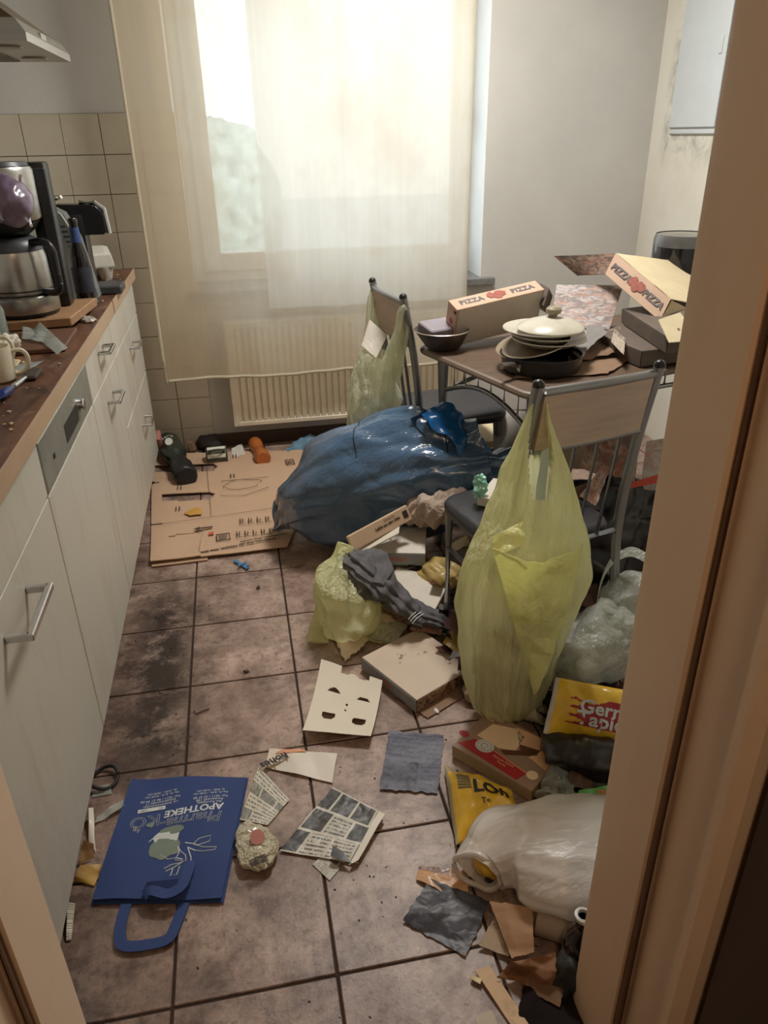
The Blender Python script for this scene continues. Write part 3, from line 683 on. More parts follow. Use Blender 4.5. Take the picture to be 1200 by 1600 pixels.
# egg carton
eg = thing('egg_carton', 'pale grey egg carton with a small printed label at the far end of the worktop', 'egg carton', (-.56, 3.3, .9))
m_carton = M('egg_carton_pulp', S(200, 196, 184), .9, var=.08, scale=20, bump=.3, bscale=200)
R = Matrix.Rotation(.16, 3, 'Z'); o0 = Vector((-.55, 3.30, .9))
b = NB(); box(b, (-.62, 3.16, .95), (-.475, 3.46, .957), .002, R=R, c0=o0)
rings = []
for s, z in ((0, .957), (.012, .995), (.03, 1.002)):
    rings.append([b.verts.new(o0 + R @ (Vector((x, y, z)) - o0)) for x, y in ((-.62 + s, 3.16 + s), (-.475 - s, 3.16 + s), (-.475 - s, 3.46 - s), (-.62 + s, 3.46 - s))])
skin(b, rings); ld = part('lid', b, m_carton, eg, smooth=None)
b = NB()
for i in range(5):
    for j in range(2):
        c = o0 + R @ (Vector((-.584 + .072 * j, 3.19 + .059 * i, .9)) - o0); lathe(b, c, [(.017, .0005), (.022, .008), (.032, .052)], 12)
part('cups', b, m_carton, eg)
b = NB(); f = fr(o0 + R @ (Vector((-.4835, 3.20, .977)) - o0), R @ Vector((0, 1, 0)), R @ Vector((-.3, 0, 1))); disc(b, f, [(-.018, -.01), (.018, -.01), (.018, .01), (-.018, .01)]); part('printed_label', b, M_print('egg_label', S(190, 186, 176), S(110, 106, 100), (1, 1), 30, dens=1), ld, smooth=None)
b = NB(); box(b, (-.495, 3.0, .9005), (-.43, 3.05, .922), .006, R=Matrix.Rotation(.35, 3, 'Z'), c0=(-.46, 3.02, .9)); solo('sponge_holder', b, m_dgrey, 'small dark grey plastic block before the egg carton', 'block', smooth=30)
# clear tray, brush, mugs, jar
b = sheet_bm([F(48, 520, .921), F(62, 503, .945), F(108, 545, .919), F(88, 553, .918)], 14, 20, .004, 18, .0008, 3, zmin=.916); solo('plastic_wrapper', b, m_clear, 'bent strip of clear plastic lying before the cutting boards', 'plastic wrap', smooth=180)
b = sheet_bm([F(34, 530, .919), F(36, 512, .930), F(72, 520, .921), F(68, 536, .919)], 12, 12, .004, 20, .0008, 4, zmin=.916); solo('plastic_wrapper', b, m_clear, 'flat piece of clear plastic left of the bent strip', 'plastic wrap', smooth=180)
br = thing('dish_brush', 'dish brush with silver handle and blue end lying on the worktop', 'brush', (-.5, 1.75, .9))
a, c = F(2, 618, .912), F(40, 590, .91); d = (c - a).normalized()
b = NB(); tube(b, [a + (c - a) * t for t in (.3, .5, .8, 1)], .006, 10, rads=[.007, .006, .0055, .004]); part('handle', b, M('silver_handle', S(204, 206, 210), .25, .8), br)
b = NB(); tube(b, [a + (c - a) * t for t in (-.25, 0, .2, .35)], .01, 12, rads=[.008, .011, .011, .008]); part('blue_end', b, M('blue_plastic', S(34, 48, 104), .3), br)
b = NB(); box(b, a + (c - a) * 1.0 + Vector((-.012, 0, -.009)), a + (c - a) * 1.55 + Vector((.012, 0, .003)), .004); part('dark_bristles', b, M('bristle_dark', S(60, 50, 40), .8, var=.3), br, smooth=None)
m_mug = M('cream_ceramic', S(214, 206, 184), .3, var=.04, dirt=.25, dcol=S(150, 126, 90), coat=.3)
def mug(loc, r, h, mat, label, tilt=(0, 0, 1), hd=(1, 0, 0), name='mug', cat='mug', band=None, group=None):
    t = thing(name, label, cat, loc, group=group); c = Vector(loc); ax = Vector(tilt).normalized()
    b = NB(); lathe(b, c, [(0, .0005), (r * .8, .0005), (r * .96, .006), (r, h * .3), (r, h), (r - .004, h), (r - .004, .012), (0, .01)], 28, ax, cap=False); part('cup', b, mat, t)
    hv = Vector(hd); hv = (hv - ax * hv.dot(ax)).normalized()
    b = NB(); tube(b, cat_rom([tuple(c + hv * (r - .002 + o) + ax * (h * z)) for o, z in ((0, .82), (.02, .84), (.032, .66), (.03, .38), (.016, .2), (0, .2))], 20), .005, 8); part('handle', b, mat, t)
    if band: band(t, c, ax, r, h)
    return t
mug((-.615, 1.97, .9), .04, .085, m_mug, 'cream mug at the left picture edge, the upper of two', hd=(1, -.3, 0))
mug((-.56, 1.83, .9), .04, .08, m_mug, 'cream mug at the left picture edge, the lower of two', hd=(1, .2, 0))
jr = thing('glass_jar', 'grey glass jar with a pale rim left of the cutting boards', 'jar', (-.70, 2.21, .9))
b = NB(); lathe(b, (-.645, 2.15, .9005), [(.036, 0), (.04, .006), (.04, .10), (.034, .115), (.034, .125), (.031, .125), (.031, .114), (.037, .098), (.037, .01), (0, .008)], 28, cap=False); part('glass', b, M('jar_glass', S(150, 158, 150), .1, tp=.4), jr)
b = NB(); lathe(b, (-.645, 2.15, .9005), [(.0405, .004), (.042, .008), (.042, .016), (.0405, .02)], 28, cap=False); part('foot_ring', b, M('jar_rim', S(200, 198, 186), .4), jr)
b = NB(); blob(b, (-.60, 2.085, .925), (.028, .03, .026), .4, amp=.016, f=40, seed=9, sub=4, zmin=.901); solo('crumpled_paper', b, M('paper_white', S(212, 206, 192), .8, var=.06), 'crumpled white kitchen paper beside the glass jar', 'paper', smooth=60)
b = sheet_bm([(-.573, 1.955, .902), (-.545, 1.935, .903), (-.54, 1.965, .912), (-.565, 1.98, .91)], 6, 6, .002, 40, .0008, 3, zmin=.901); tg = thing('tea_bag_tag', 'small beige tea bag tag on a string between mugs and brush', 'tag', (-.55, 1.95, .9)); part('tag', b, M('tag_beige', S(210, 192, 158), .8), tg, smooth=180)
b = NB(); tube(b, cat_rom([(-.60, 1.98, .985), (-.57, 1.985, .95), (-.558, 1.975, .912)], 10), .0012, 5); part('string', b, M('string', S(220, 210, 190), .9), tg)
b = sheet_bm([(-.60, 1.86, .902), (-.515, 1.87, .902), (-.49, 1.98, .903), (-.55, 1.97, .902)], 8, 8, .002, 30, .001, 6, zmin=.901); solo('plastic_cover', b, m_clear, 'flat clear plastic lid under the brush tip', 'lid', smooth=180)
r = random.Random(4); b = NB()
for i in range(170):
    x, y, s = r.uniform(-.74, -.44), r.uniform(1.35, 3.4), r.uniform(.0015, .006)
    if 2.0 < y < 2.65 and x < -.44: continue
    box(b, (x, y, .9003), (x + s * r.uniform(.6, 2), y + s, .9003 + s * .6), R=Matrix.Rotation(r.uniform(0, 3), 3, 'Z'), c0=(x, y, .9))
solo('crumbs', b, M('crumb_beige', S(190, 168, 136), .9, var=.3), 'pale crumbs scattered over the worktop', 'crumbs', smooth=None, kind='stuff')
for (u, v, w, h) in ((118, 505, .05, .012),):
    b = NB(); blob(b, F(138, 500, .905), (.02, .025, .012), .4, amp=.01, f=50, seed=11, sub=3, zmin=.901); solo('foil_scrap', b, M('foil_grey', S(176, 170, 158), .4, .4), 'small crumpled scrap beside the thick cutting board corner', 'scrap', smooth=60)

# ================================================================ TABLE AND CHAIRS
m_silver = M('silver_tube', S(150, 150, 150), .34, .85, var=.06)
m_seat = M('seat_black_leather', S(46, 45, 50), .36, var=.1, scale=12, bump=.15, bscale=120)
m_panelwood = M('backrest_wood', S(190, 168, 150), .5, var=.12, scale=6, stretch=(1, 1, 9))
def obox(bm, o, ex, ey, ez, bev=0):
    o, ex, ey, ez = Vector(o), Vector(ex), Vector(ey), Vector(ez)
    vs = [bm.verts.new(o + ex * a + ey * b_ + ez * c) for c in (0, 1) for b_ in (0, 1) for a in (0, 1)]
    fs = [bm.faces.new([vs[i] for i in f]) for f in ((0, 2, 3, 1), (4, 5, 7, 6), (0, 1, 5, 4), (2, 6, 7, 3), (1, 3, 7, 5), (0, 4, 6, 2))]
    if bev: bmesh.ops.bevel(bm, geom=list({e for f in fs for e in f.edges}), offset=bev, affect='EDGES')
def chair(loc, rz, label, w=.17, dpt=.36, foot=None):
    t = thing('dining_chair', label, 'chair', loc, rz, group=None)
    for s in (-1, 1):
        b = NB(); tube(b, cat_rom([(s * w, -.085, .001), (s * w, -.03, .22), (s * w, 0, .44), (s * w, -.02, .68), (s * w, -.062, .905)], 18), .0135, 14)
        lathe(b, (s * w, -.0625, .904), [(.0135, 0), (.012, .006), (.007, .0105), (0, .012)], 14, cap=False)
        part('rear_post', b, m_silver, t, world=False); b = NB(); lathe(b, (s * w, -.0625, .9055), [(.0138, -.004), (.0138, .001), (.012, .007), (.007, .0115), (0, .013)], 14, cap=False); part('end_cap', b, m_blk, t, world=False)
        b = NB(); tube(b, [(s * (w - .01), dpt - .03, .001), (s * (w - .01), dpt - .03, .415)], .0125, 12); part('front_leg', b, m_silver, t, world=False)
        b = NB(); tube(b, [(s * w, -.02, .30), (s * (w - .01), dpt - .03, .30)], .007, 8); part('side_stretcher', b, m_silver, t, world=False)
    b = NB(); tube(b, cat_rom([(-w, -.058, .885), (0, -.072, .888), (w, -.058, .885)], 12), .011, 10); part('top_rail', b, m_silver, t, world=False)
    b = NB(); tube(b, cat_rom([(-w, -.032, .735), (0, -.044, .737), (w, -.032, .735)], 12), .008, 10); part('middle_rail', b, m_silver, t, world=False)
    b = NB(); tube(b, [(-w, .0, .44), (w, 0, .44)], .0085, 10); part('lower_rail', b, m_silver, t, world=False)
    b = NB(); rings = []
    for i in range(13):
        x = -w + .016 + (2 * w - .032) * i / 12; c = -.012 * (1 - (x / w) ** 2); rings.append([b.verts.new((x, y + c, z)) for y, z in ((-.029, .742), (-.052, .882), (-.066, .882), (-.043, .742))])
    skin(b, rings); part('back_panel', b, m_panelwood, t, world=False, smooth=25)
    for x in (-.1, -.034, .034, .1):
        b = NB(); tube(b, [(x, 0, .44), (x, -.04, .735)], .0055, 8); part('back_bar', b, m_silver, t, world=False)
    b = NB(); rings = []
    for z, s in ((.415, -.006), (.42, 0), (.44, .002), (.452, -.004), (.457, -.02), (.459, -.06)):
        rg = []
        for k in range(40):
            a = 2 * PI * k / 40; e = lambda q: math.copysign(abs(q) ** .35, q)
            rg.append(b.verts.new(((w + .012 + s) * e(math.cos(a)), dpt / 2 + .012 + (dpt / 2 + .0 + s) * e(math.sin(a)), z)))
        rings.append(rg)
    skin(b, rings); part('seat', b, m_seat, t, world=False, smooth=50)
    return t
ch2 = chair((.775, 1.59, 0), math.radians(13.6), 'metal dining chair with wooden back panel, nearest, with the full yellow bag on its post')
ch1 = dup(ch2, (.588, 2.70, 0), math.radians(-82.5), 'metal dining chair by the radiator with a pale green bag over its back')

TA = math.radians(17); tx = Vector((math.cos(TA), math.sin(TA), 0)); ty = Vector((math.sin(TA), -math.cos(TA), 0)); A0 = Vector((.59, 2.48, 0)); TL, TWd = 1.08, .63
tb = thing('dining_table', 'metal dining table with brown top and arched side rails under the pizza boxes', 'table', A0 + tx * TL / 2 + ty * TWd / 2)
def TP(x, y, z): return A0 + tx * x + ty * y + Vector((0, 0, z))
m_top = M('table_top_brown', S(104, 84, 68), .45, var=.2, scale=7, stretch=(2, 8, 1), dirt=.4, dcol=S(60, 46, 38), co='World')
b = NB(); pts = []
for (x, y, a0) in ((.05, .05, PI), (TL - .05, .05, 1.5 * PI), (TL - .05, TWd - .05, 0), (.05, TWd - .05, .5 * PI)):
    for k in range(6): a = a0 + k / 5 * PI / 2; pts.append(TP(x + .05 * math.cos(a), y + .05 * math.sin(a), .728))
prism(b, pts, .022); part('table_top', b, m_top, tb, smooth=None)
b = NB(); tube(b, [Vector(p) + Vector((0, 0, .011)) for p in pts + pts[:1]], .0115, 8, cap=False); part('edge_band', b, M('table_edge', S(124, 108, 94), .5, var=.1), tb)
lg = [(.06, .07), (TL - .06, .07), (TL - .06, TWd - .07), (.06, TWd - .07)]
for x, y in lg:
    b = NB(); tube(b, [TP(x, y, .001), TP(x, y, .728)], .021, 16); part('leg', b, m_silver, tb)
for i in range(4):
    p, q = Vector(lg[i]), Vector(lg[(i + 1) % 4]); L = (q - p).length
    b = NB(); tube(b, [TP(*(p.lerp(q, t)), (.60 + .065 * math.sin(PI * t))) for t in [k / 20 for k in range(21)]], .008, 8); arch = part('arched_rail', b, m_silver, tb)
    nb = 7 if L < .6 else 11
    for k in range(1, nb):
        t = k / nb; zz = .60 + .065 * math.sin(PI * t)
        b = NB(); tube(b, [TP(*(p.lerp(q, t)), zz), TP(*(p.lerp(q, t)), .728)], .0045, 6); part('rail_bar', b, m_silver, arch)

# ---------------------------------------------------------------- pizza boxes
m_pzw = M('pizza_box_white', S(214, 206, 192), .7, var=.04, scale=6, dirt=.3, dcol=S(150, 122, 90), dscale=4)
m_pzk = M('pizza_box_kraft', S(204, 172, 148), .75, var=.06, scale=8, dirt=.2, dcol=S(130, 92, 62))
m_pzg = M('pizza_box_grey', S(140, 142, 142), .6, var=.06, dirt=.2, dcol=S(80, 66, 54))
m_pzd = M('pizza_box_dark', S(104, 92, 82), .65, var=.12, scale=6, dirt=.3, dcol=S(54, 42, 34))
m_pzc = M('pizza_box_cream', S(222, 206, 170), .75, var=.05, dirt=.15, dcol=S(170, 140, 96))
m_txtb = M('print_slate', S(112, 106, 108), .7, var=.1)
m_txtr = M('print_red', S(196, 96, 70), .7, var=.1)
m_tom = M('print_tomato', S(160, 90, 76), .7, var=.25, scale=60)
m_dark = M('print_dark', S(52, 44, 38), .7, var=.2)
m_pzside = M_art('pizza_side_print', [S(176, 142, 114), S(84, 58, 46), S(190, 158, 130), S(70, 48, 40)], 7, stretch=(1.6, 1.2, 1))
def edge_from(b): bmesh.ops.bevel(b, geom=b.edges[:], offset=.0015, affect='EDGES')
def ortho(o, px, py, up=None):
    o, px, py = Vector(o), Vector(px), Vector(py); ex = px - o; L = ex.length; x = ex.normalized(); ey = py - o; y = (ey - x * ey.dot(x)).normalized(); return o, x, y, x.cross(y), L, (ey).dot(y)
def uvbox_side(bm_o, ex, ey, ez):
    pass
def card(o, ex, ey, t=.002):
    """flat card with UV on its face"""
    return sheet_bm([o, o + ex, o + ex + ey, o + ey], 6, 6, .0008, 9, t, 2, zmin=None)
def closed_box(name, label, o, x, y, z, w, d, h, m_top_, m_front_, m_side, logo=None, lc=None, holes=True, cat='pizza box', group=None):
    """closed carton: o = bottom corner, x along the front, y going back, z up; front face is the x-z face"""
    m3 = Matrix((x, y, z)).transposed(); t = thing(name, label, cat, o, mat3=m3, group=group)
    def P(bm, m, nm, par=t, sm=None): return part(nm, bm, m, par, world=False, smooth=sm)
    b = NB(); box(b, (.002, .002, 0), (w - .002, d - .002, h - .003), .001); P(b, m_front_, 'tray')
    b = NB(); box(b, (0, 0, h - .0035), (w, d, h), .001); P(b, m_top_, 'lid')
    b = sheet_bm([(0, 0, .002), (w, 0, .002), (w, 0, h - .003), (0, 0, h - .003)], 4, 2, 0, 1, .0012, zmin=None, fn=lambda p, u, v: Vector((p.x, -.0014, p.z))); P(b, m_front_, 'front_flap')
    for xx, sgn in ((0, -1), (w, 1)):
        b = NB(); uvl = b.loops.layers.uv.new('UVMap'); q = [(xx + sgn * .0012, 0, .002), (xx + sgn * .0012, d, .002), (xx + sgn * .0012, d, h - .003), (xx + sgn * .0012, 0, h - .003)]
        f = b.faces.new([b.verts.new(v) for v in q])
        for l, uv in zip(f.loops, ((0, 0), (1, 0), (1, .25), (0, .25))): l[uvl].uv = uv
        r_ = bmesh.ops.extrude_face_region(b, geom=[f]); bmesh.ops.translate(b, vec=(-sgn * .001, 0, 0), verts=[v for v in r_['geom'] if isinstance(v, bmesh.types.BMVert)])
        P(b, m_side, 'side_flap')
    if logo:
        text('lettering', logo, h * .42, fr((w * .5, -.0016, h * .5), (1, 0, 0), (0, 0, 1)), lc or m_txtr, t, world=False, lift=.0012, bold=.0004)
    if holes:
        b = NB()
        b.free()
        for k in range(2):
            b = NB(); box(b, (w * (.16 + .52 * k), -.0035, h * .02), (w * (.30 + .52 * k), -.001, h * .1)); P(b, m_dark, 'locking_slot')
        b = NB(); rr = random.Random(len(label))
        for k in range(9):
            cx_, cy_ = w * rr.uniform(.2, .8), d * rr.uniform(.3, .8); disc(b, Matrix.Translation((cx_, cy_, h)), circ(rr.uniform(.002, .007), 9, sx=rr.uniform(.5, 1.4), wob=.8, seed=k), .0003)
        P(b, M('grease_spots', S(150, 122, 100), .5), 'grease_spots')
    return t
# on the table ----------------------------------------------------
def pizza_face(frame, t, w, world=True, sz=.03):
    text('lettering', 'PIZZA', sz, frame @ Matrix.Translation((-w * .29, 0, 0)), m_txtb, t, world=world, lift=.0012, bold=.0012, space=1.12)
    text('lettering', 'PIZZA', sz, frame @ Matrix.Translation((w * .29, 0, 0)), m_txtb, t, world=world, lift=.0012, bold=.0012, space=1.12)
    b = NB()
    for k, (x, y, r_) in enumerate(((-.022, .004, .015), (.0, -.004, .017), (.02, .003, .014), (.006, .010, .011))): disc(b, frame @ Matrix.Translation((x, y, .0012 + .0002 * k)), circ(r_, 16, wob=.4, seed=k), .0004)
    part('tomato_print', b, m_tom, t, world=world, smooth=None)
def upright():
    o = FY(706, 546, 2.42); o.z = .752; p = FY(838, 505, 2.50); x = (p - o); x.z = .035; L = x.length; x = x.normalized()
    dn = Vector((0, 0, 1)); back = dn.cross(x).normalized(); up = Vector((0, 0, .93)) - back * .36 - x * .05; up = (up - x * up.dot(x)).normalized(); back = up.cross(x)
    t = thing('pizza_box', 'kraft pizza box standing on edge at the left of the table', 'pizza box', o)
    h, d = .145, .06
    b = NB(); obox(b, o, x * L, back * d, up * h, .0015); bd = part('carton', b, m_pzk, t, smooth=None)
    b = NB(); obox(b, o + x * .008 - back * .001 + up * .004, x * (L - .014), back * .002, up * (h - .008)); part('white_panel', b, m_pzw, t, smooth=None)
    f = fr(o + x * L / 2 + up * h + back * d * .5, x, back); pizza_face(f, t, L)
    b = NB()
    for k in range(3): disc(b, fr(o + up * (h * .4 + .03 * (k % 2)) + back * (.015 + .012 * k) - x * .0006, -back, up), circ(.011, 14, wob=.4, seed=k), .0005)
    part('tomato_print', b, m_tom, t, smooth=None)
    for zz in (.012, h - .02):
        b = NB(); obox(b, o + up * zz + back * .002 - x * .001, x * .003, back * .014, up * .009); part('locking_slot', b, m_dark, t, smooth=None)
upright()
# bowl with grey pack
bw = thing('metal_bowl', 'dark metal bowl at the left table corner holding a grey pack', 'bowl', (.655, 2.43, .75)); c = Vector((.665, 2.42, .751))
b = NB(); lathe(b, c, [(0, 0), (.05, 0), (.062, .012), (.09, .06), (.093, .061), (.092, .064), (.088, .062), (.06, .016), (0, .006)], 36, Vector((-.12, .05, 1)), cap=False); part('bowl', b, M('bowl_dark', S(88, 78, 76), .35, .5, var=.1), bw)
b = NB(); lathe(b, c, [(.0915, .0605), (.0945, .0625), (.0915, .065)], 36, Vector((-.12, .05, 1)), cap=False); part('rim', b, M('bowl_rim', S(180, 166, 150), .35, .6), bw)
b = NB(); obox(b, c + Vector((-.055, -.045, .035)), Vector((.11, .045, .0)), Vector((-.03, .075, .02)), Vector((0, -.006, .035)), .004); pk_ = solo('grey_pack', b, M('grey_pack', S(146, 138, 146), .45, var=.08), 'flat grey pack lying in the dark bowl', 'packet', smooth=None)
# frying pan, plates, lid
c = Vector((.885, 2.105, .751))
fp = thing('frying_pan', 'black frying pan with short metal handle under the stacked plates', 'frying pan', c)
m_pan = M('pan_black', S(30, 27, 27), .3, var=.15, scale=10)
b = NB(); lathe(b, c, [(0, 0), (.105, 0), (.116, .008), (.123, .05), (.127, .052), (.126, .055), (.119, .052), (.112, .012), (0, .006)], 44, cap=False); part('pan', b, m_pan, fp)
b = NB(); hd_ = Vector((-.86, -.5, 0)).normalized(); pp = [c + hd_ * r + Vector((0, 0, z)) for r, z in ((.118, .035), (.15, .042), (.185, .046))]
tube(b, cat_rom([tuple(p) for p in pp], 10), .009, 10); part('handle', b, M('handle_metal', S(150, 140, 132), .35, .8), fp)
b = NB(); obox(b, c + hd_ * .112 + Vector((.01, -.02, .02)), Vector((.0, .035, 0)), hd_ * .016, Vector((0, 0, .022)), .002); part('handle_bracket', b, m_chrome, fp, smooth=None)
m_plate = M('plate_grey_white', S(208, 202, 186), .28, var=.03, dirt=.3, dcol=S(130, 110, 84), dscale=6, coat=.3)
def plate(loc, r, tilt, label, deep=.022, mat=None):
    ax = Vector(tilt).normalized(); t = thing('plate', label, 'plate', loc, group='plates stacked on the frying pan')
    b = NB(); lathe(b, loc, [(0, .002), (r * .55, 0), (r * .6, .002), (r * .8, deep * .55), (r, deep), (r, deep + .003), (r * .78, deep * .62 + .003), (r * .58, .006), (0, .005)], 44, ax, cap=False); part('dish', b, mat or m_plate, t)
    b = NB(); lathe(b, loc, [(r * .999, deep - .0005), (r * 1.006, deep + .0015), (r * .999, deep + .0035)], 44, ax, cap=False); part('rim', b, m_plate, t)
T2 = (.10, .02, 1)
plate((.868, 2.13, .806), .112, (-.24, -.04, 1), 'lowest tilted brownish plate of the stack on the pan', .02, M('plate_brown_stained', S(150, 134, 112), .35, var=.15, dirt=.5, dcol=S(96, 76, 56)))
plate((.915, 2.13, .817), .112, (.06, .02, 1), 'second plate from below in the stack on the pan')
plate((.91, 2.135, .832), .113, (.08, .02, 1), 'third plate from below in the stack on the pan')
plate((.895, 2.14, .846), .121, (.10, .02, 1), 'topmost plate of the stack, under the pot lid')
c = Vector((.918, 2.135, .867)); ax = Vector((.12, 0, 1)).normalized()
ld = thing('pot_lid', 'domed pale pot lid with a ribbed knob on top of the plate stack', 'pot lid', c)
b = NB(); lathe(b, c, [(.098, 0), (.101, .003), (.098, .007), (.075, .02), (.035, .032), (.0, .036)], 40, ax, cap=False); part('dome', b, m_plate, ld)
b = NB(); lathe(b, c, [(.012, .033), (.013, .04), (.022, .046), (.024, .058), (.018, .064), (0, .065)], 16, ax, cap=False); part('knob', b, M('knob_dirty', S(150, 136, 112), .5, var=.2, scale=40), ld)
# printed lid panel, standing open
def rest(o, t): pass
pm2 = M_art('pizza_art_white', [S(214, 210, 210), S(206, 170, 150), S(196, 192, 196), S(190, 150, 130), S(150, 140, 138)], 4, stretch=(1, 1.6, 1), grime=.12)
t = thing('pizza_box', 'open white pizza box with faded red print leaning behind the plates', 'pizza box', FY(905, 512, 2.36))
q = [FY(860, 509, 2.33), FY(951, 516, 2.33), FY(973, 447, 2.47), FY(869, 446, 2.47)]
b = sheet_bm(q, 12, 12, .002, 8, .003, 3, zmin=None, edge=lambda u, v: (u, v - (.12 * max(0, .25 - abs(u - .3)) * 2 if v < .01 else 0))); lp = part('printed_lid', b, pm2, t, smooth=None)
o_ = q[0] + Vector((.01, .02, -.012)); b = NB(); obox(b, Vector((1.0, 2.38, .752)), Vector((.24, .05, 0)), Vector((-.04, .17, 0)), Vector((0, 0, .035)), .002); part('tray', b, m_pzw, t, smooth=None)
b = NB(); obox(b, FY(849, 478, 2.42), FY(858, 450, 2.45) - FY(849, 478, 2.42), Vector((.02, .01, -.03)), Vector((.008, .1, .0)), .001); part('dark_flap', b, m_pzd, t, smooth=None)
# dark closed boxes on the right
def dark(o, p, q_, h, label, dz=0):
    o, x, y, z, w, d = ortho(o, p, q_)
    if z.z < 0: o = o + y * d; y = -y; z = -z
    return closed_box('pizza_box', label, o, x, y, z, w, abs(d), h, m_pzd, m_pzd, m_pzd, holes=False)
dark(F(912, 537, .752), F(1000, 574, .752), F(1010, 500, .752) , .05, 'dark grey pizza box lying lowest at the right of the table')
dark(F(972, 505, .804), F(1042, 553, .804), F(1055, 470, .83), .05, 'dark grey pizza box stacked upon the lowest dark one')
# open kraft box on top
t = thing('pizza_box', 'opened kraft pizza box lying tilted on top of the dark boxes', 'pizza box', FY(1000, 470, 2.36))
s = [FY(946, 429, 2.45), FY(1031, 502, 2.22), None, FY(962, 397, 2.47)]; s[2] = s[1] + s[3] - s[0]
b = sheet_bm(s, 8, 4, .0012, 9, .003, 4, zmin=None); part('side_wall', b, m_pzk, t, smooth=None)
ex = (s[1] - s[0]).normalized(); f = fr((s[0] + s[1] + s[2] + s[3]) / 4, ex, (s[3] - s[0])); 
if f.to_3x3().col[2].y > 0: f = fr((s[0] + s[1] + s[2] + s[3]) / 4, ex, (s[3] - s[0]))
pizza_face(f @ Matrix.Translation((0, 0, .0055)), t, (s[1] - s[0]).length, sz=.030)
m_art2 = M_art('pizza_art_dark', [S(184, 152, 134), S(120, 100, 92), S(170, 120, 100), S(90, 92, 86)], 4)
b = sheet_bm([s[0] + Vector((-.002, 0, .0)), s[3], FY(866, 401, 2.52), FY(902, 431, 2.50)], 8, 8, .002, 9, .003, 5, zmin=None); part('printed_flap', b, m_art2, t, smooth=None)
b = sheet_bm([s[3], s[2], FY(1150, 490, 2.42), FY(1075, 412, 2.66)], 8, 8, .002, 9, .003, 6, zmin=None); part('lid', b, m_pzc, t, smooth=None)
b = sheet_bm([s[1], s[1].lerp(s[2], .95) + Vector((.006, .006, 0)), FY(1130, 510, 2.35), FY(1120, 535, 2.3)], 8, 8, .002, 9, .003, 7, zmin=None); part('inner_wall', b, m_pzc, t, smooth=None)
b = sheet_bm([FY(1028, 501, 2.03), FY(1062, 490, 2.05), FY(1092, 532, 1.95), FY(1045, 536, 1.95)], 10, 10, .002, 9, .003, 8, zmin=None, hole=lambda u, v: (u - .55) ** 2 + (v - .55) ** 2 < .006); part('front_flap', b, m_pzc, t, smooth=None)
# capsule-like black pot at the right
c = Vector((1.64, 2.66, .751)); t = thing('air_fryer', 'tall glossy black round fryer at the right end of the table by the doorway edge', 'fryer', c)
b = NB(); lathe(b, c, [(.1, 0), (.105, .006), (.108, .26), (.1, .3), (.0, .304)], 40, cap=False); part('body', b, M('gloss_black', S(20, 20, 22), .12, var=.1, coat=.5), t)
b = NB(); lathe(b, c, [(.1085, .262), (.108, .285), (.102, .302)], 40, cap=False); part('top_band', b, M('band_grey', S(120, 120, 120), .3, .6), t)
# papers and cardboard scraps on the table
m_brownp = M('brown_cardboard', S(140, 112, 88), .8, var=.15, scale=8, dirt=.3, dcol=S(90, 66, 50))
m_greyc = M('grey_cardboard', S(128, 124, 120), .75, var=.08, dirt=.2)
def psheet(name, px, z, mat, label, cat, amp=.006, f=18, th=.0012, seed=0, nx=14, ny=14, lift=None, tear=.03, base=None, **kw):
    zs = z if isinstance(z, (list, tuple)) else [z] * 4
    b = sheet_bm([F(u, v, zz) for (u, v), zz in zip(px, zs)], nx, ny, amp, f, th, seed, lift, zmin=base, tear=tear, **kw)
    return solo(name, b, mat, label, cat, smooth=50)
psheet('cardboard_scrap', [(800, 592), (950, 585), (1000, 552), (880, 545)], [.754, .754, .756, .756], m_brownp, 'large flat brown cardboard scrap along the front of the table top', 'cardboard', .003, seed=2, base=.7515)
psheet('cardboard_scrap', [(885, 567), (975, 552), (968, 512), (905, 522)], [.765, .765, .80, .79], m_brownp, 'crumpled brown cardboard leaning beside the frying pan', 'cardboard', .009, seed=3, base=.757)
psheet('cardboard_scrap', [(890, 548), (905, 560), (950, 520), (925, 505)], [.785, .79, .82, .82], m_greyc, 'bent grey cardboard strip under the printed white box lid', 'cardboard', .004, seed=4, base=.757)
psheet('paper_scrap', [(955, 535), (975, 555), (978, 530), (960, 515)], [.80, .80, .815, .815], M_print('receipt', S(196, 180, 160), S(60, 50, 44), (2, 3), 30), 'small printed scrap between the brown cardboard and dark boxes', 'paper', .003, seed=5, base=.757)

# ================================================================ UNDER THE TABLE
m_wht = M('white_board', S(206, 200, 190), .7, var=.04, dirt=.15, dcol=S(150, 130, 104))
def panel(px, ys, mat, label, cat='cardboard', name='cardboard', th=.004, amp=.002, seed=1, **kw):
    b = sheet_bm([FY(u, v, y) for (u, v), y in zip(px, ys)], 10, 10, amp, 9, th, seed, zmin=.004, **kw); return solo(name, b, mat, label, cat, smooth=None)
panel([(772, 735), (862, 735), (850, 645), (770, 640)], [2.5, 2.42, 2.60, 2.66], m_wht, 'big pale cardboard panel standing under the table')
panel([(862, 730), (945, 735), (935, 655), (850, 650)], [2.32, 2.26, 2.5, 2.55], M('beige_board', S(190, 166, 136), .7, var=.05, dirt=.2), 'beige cardboard panel under the table behind the chair bars')
m_artr = M_art('pizza_art_red', [S(176, 150, 132), S(160, 96, 70), S(186, 160, 140), S(140, 80, 60), S(112, 100, 94)], 3)
panel([(905, 730), (990, 765), (1000, 680), (935, 640)], [2.08, 1.98, 2.15, 2.25], m_artr, 'red printed pizza box lid standing under the table behind the chair back', 'pizza box', 'pizza_box')
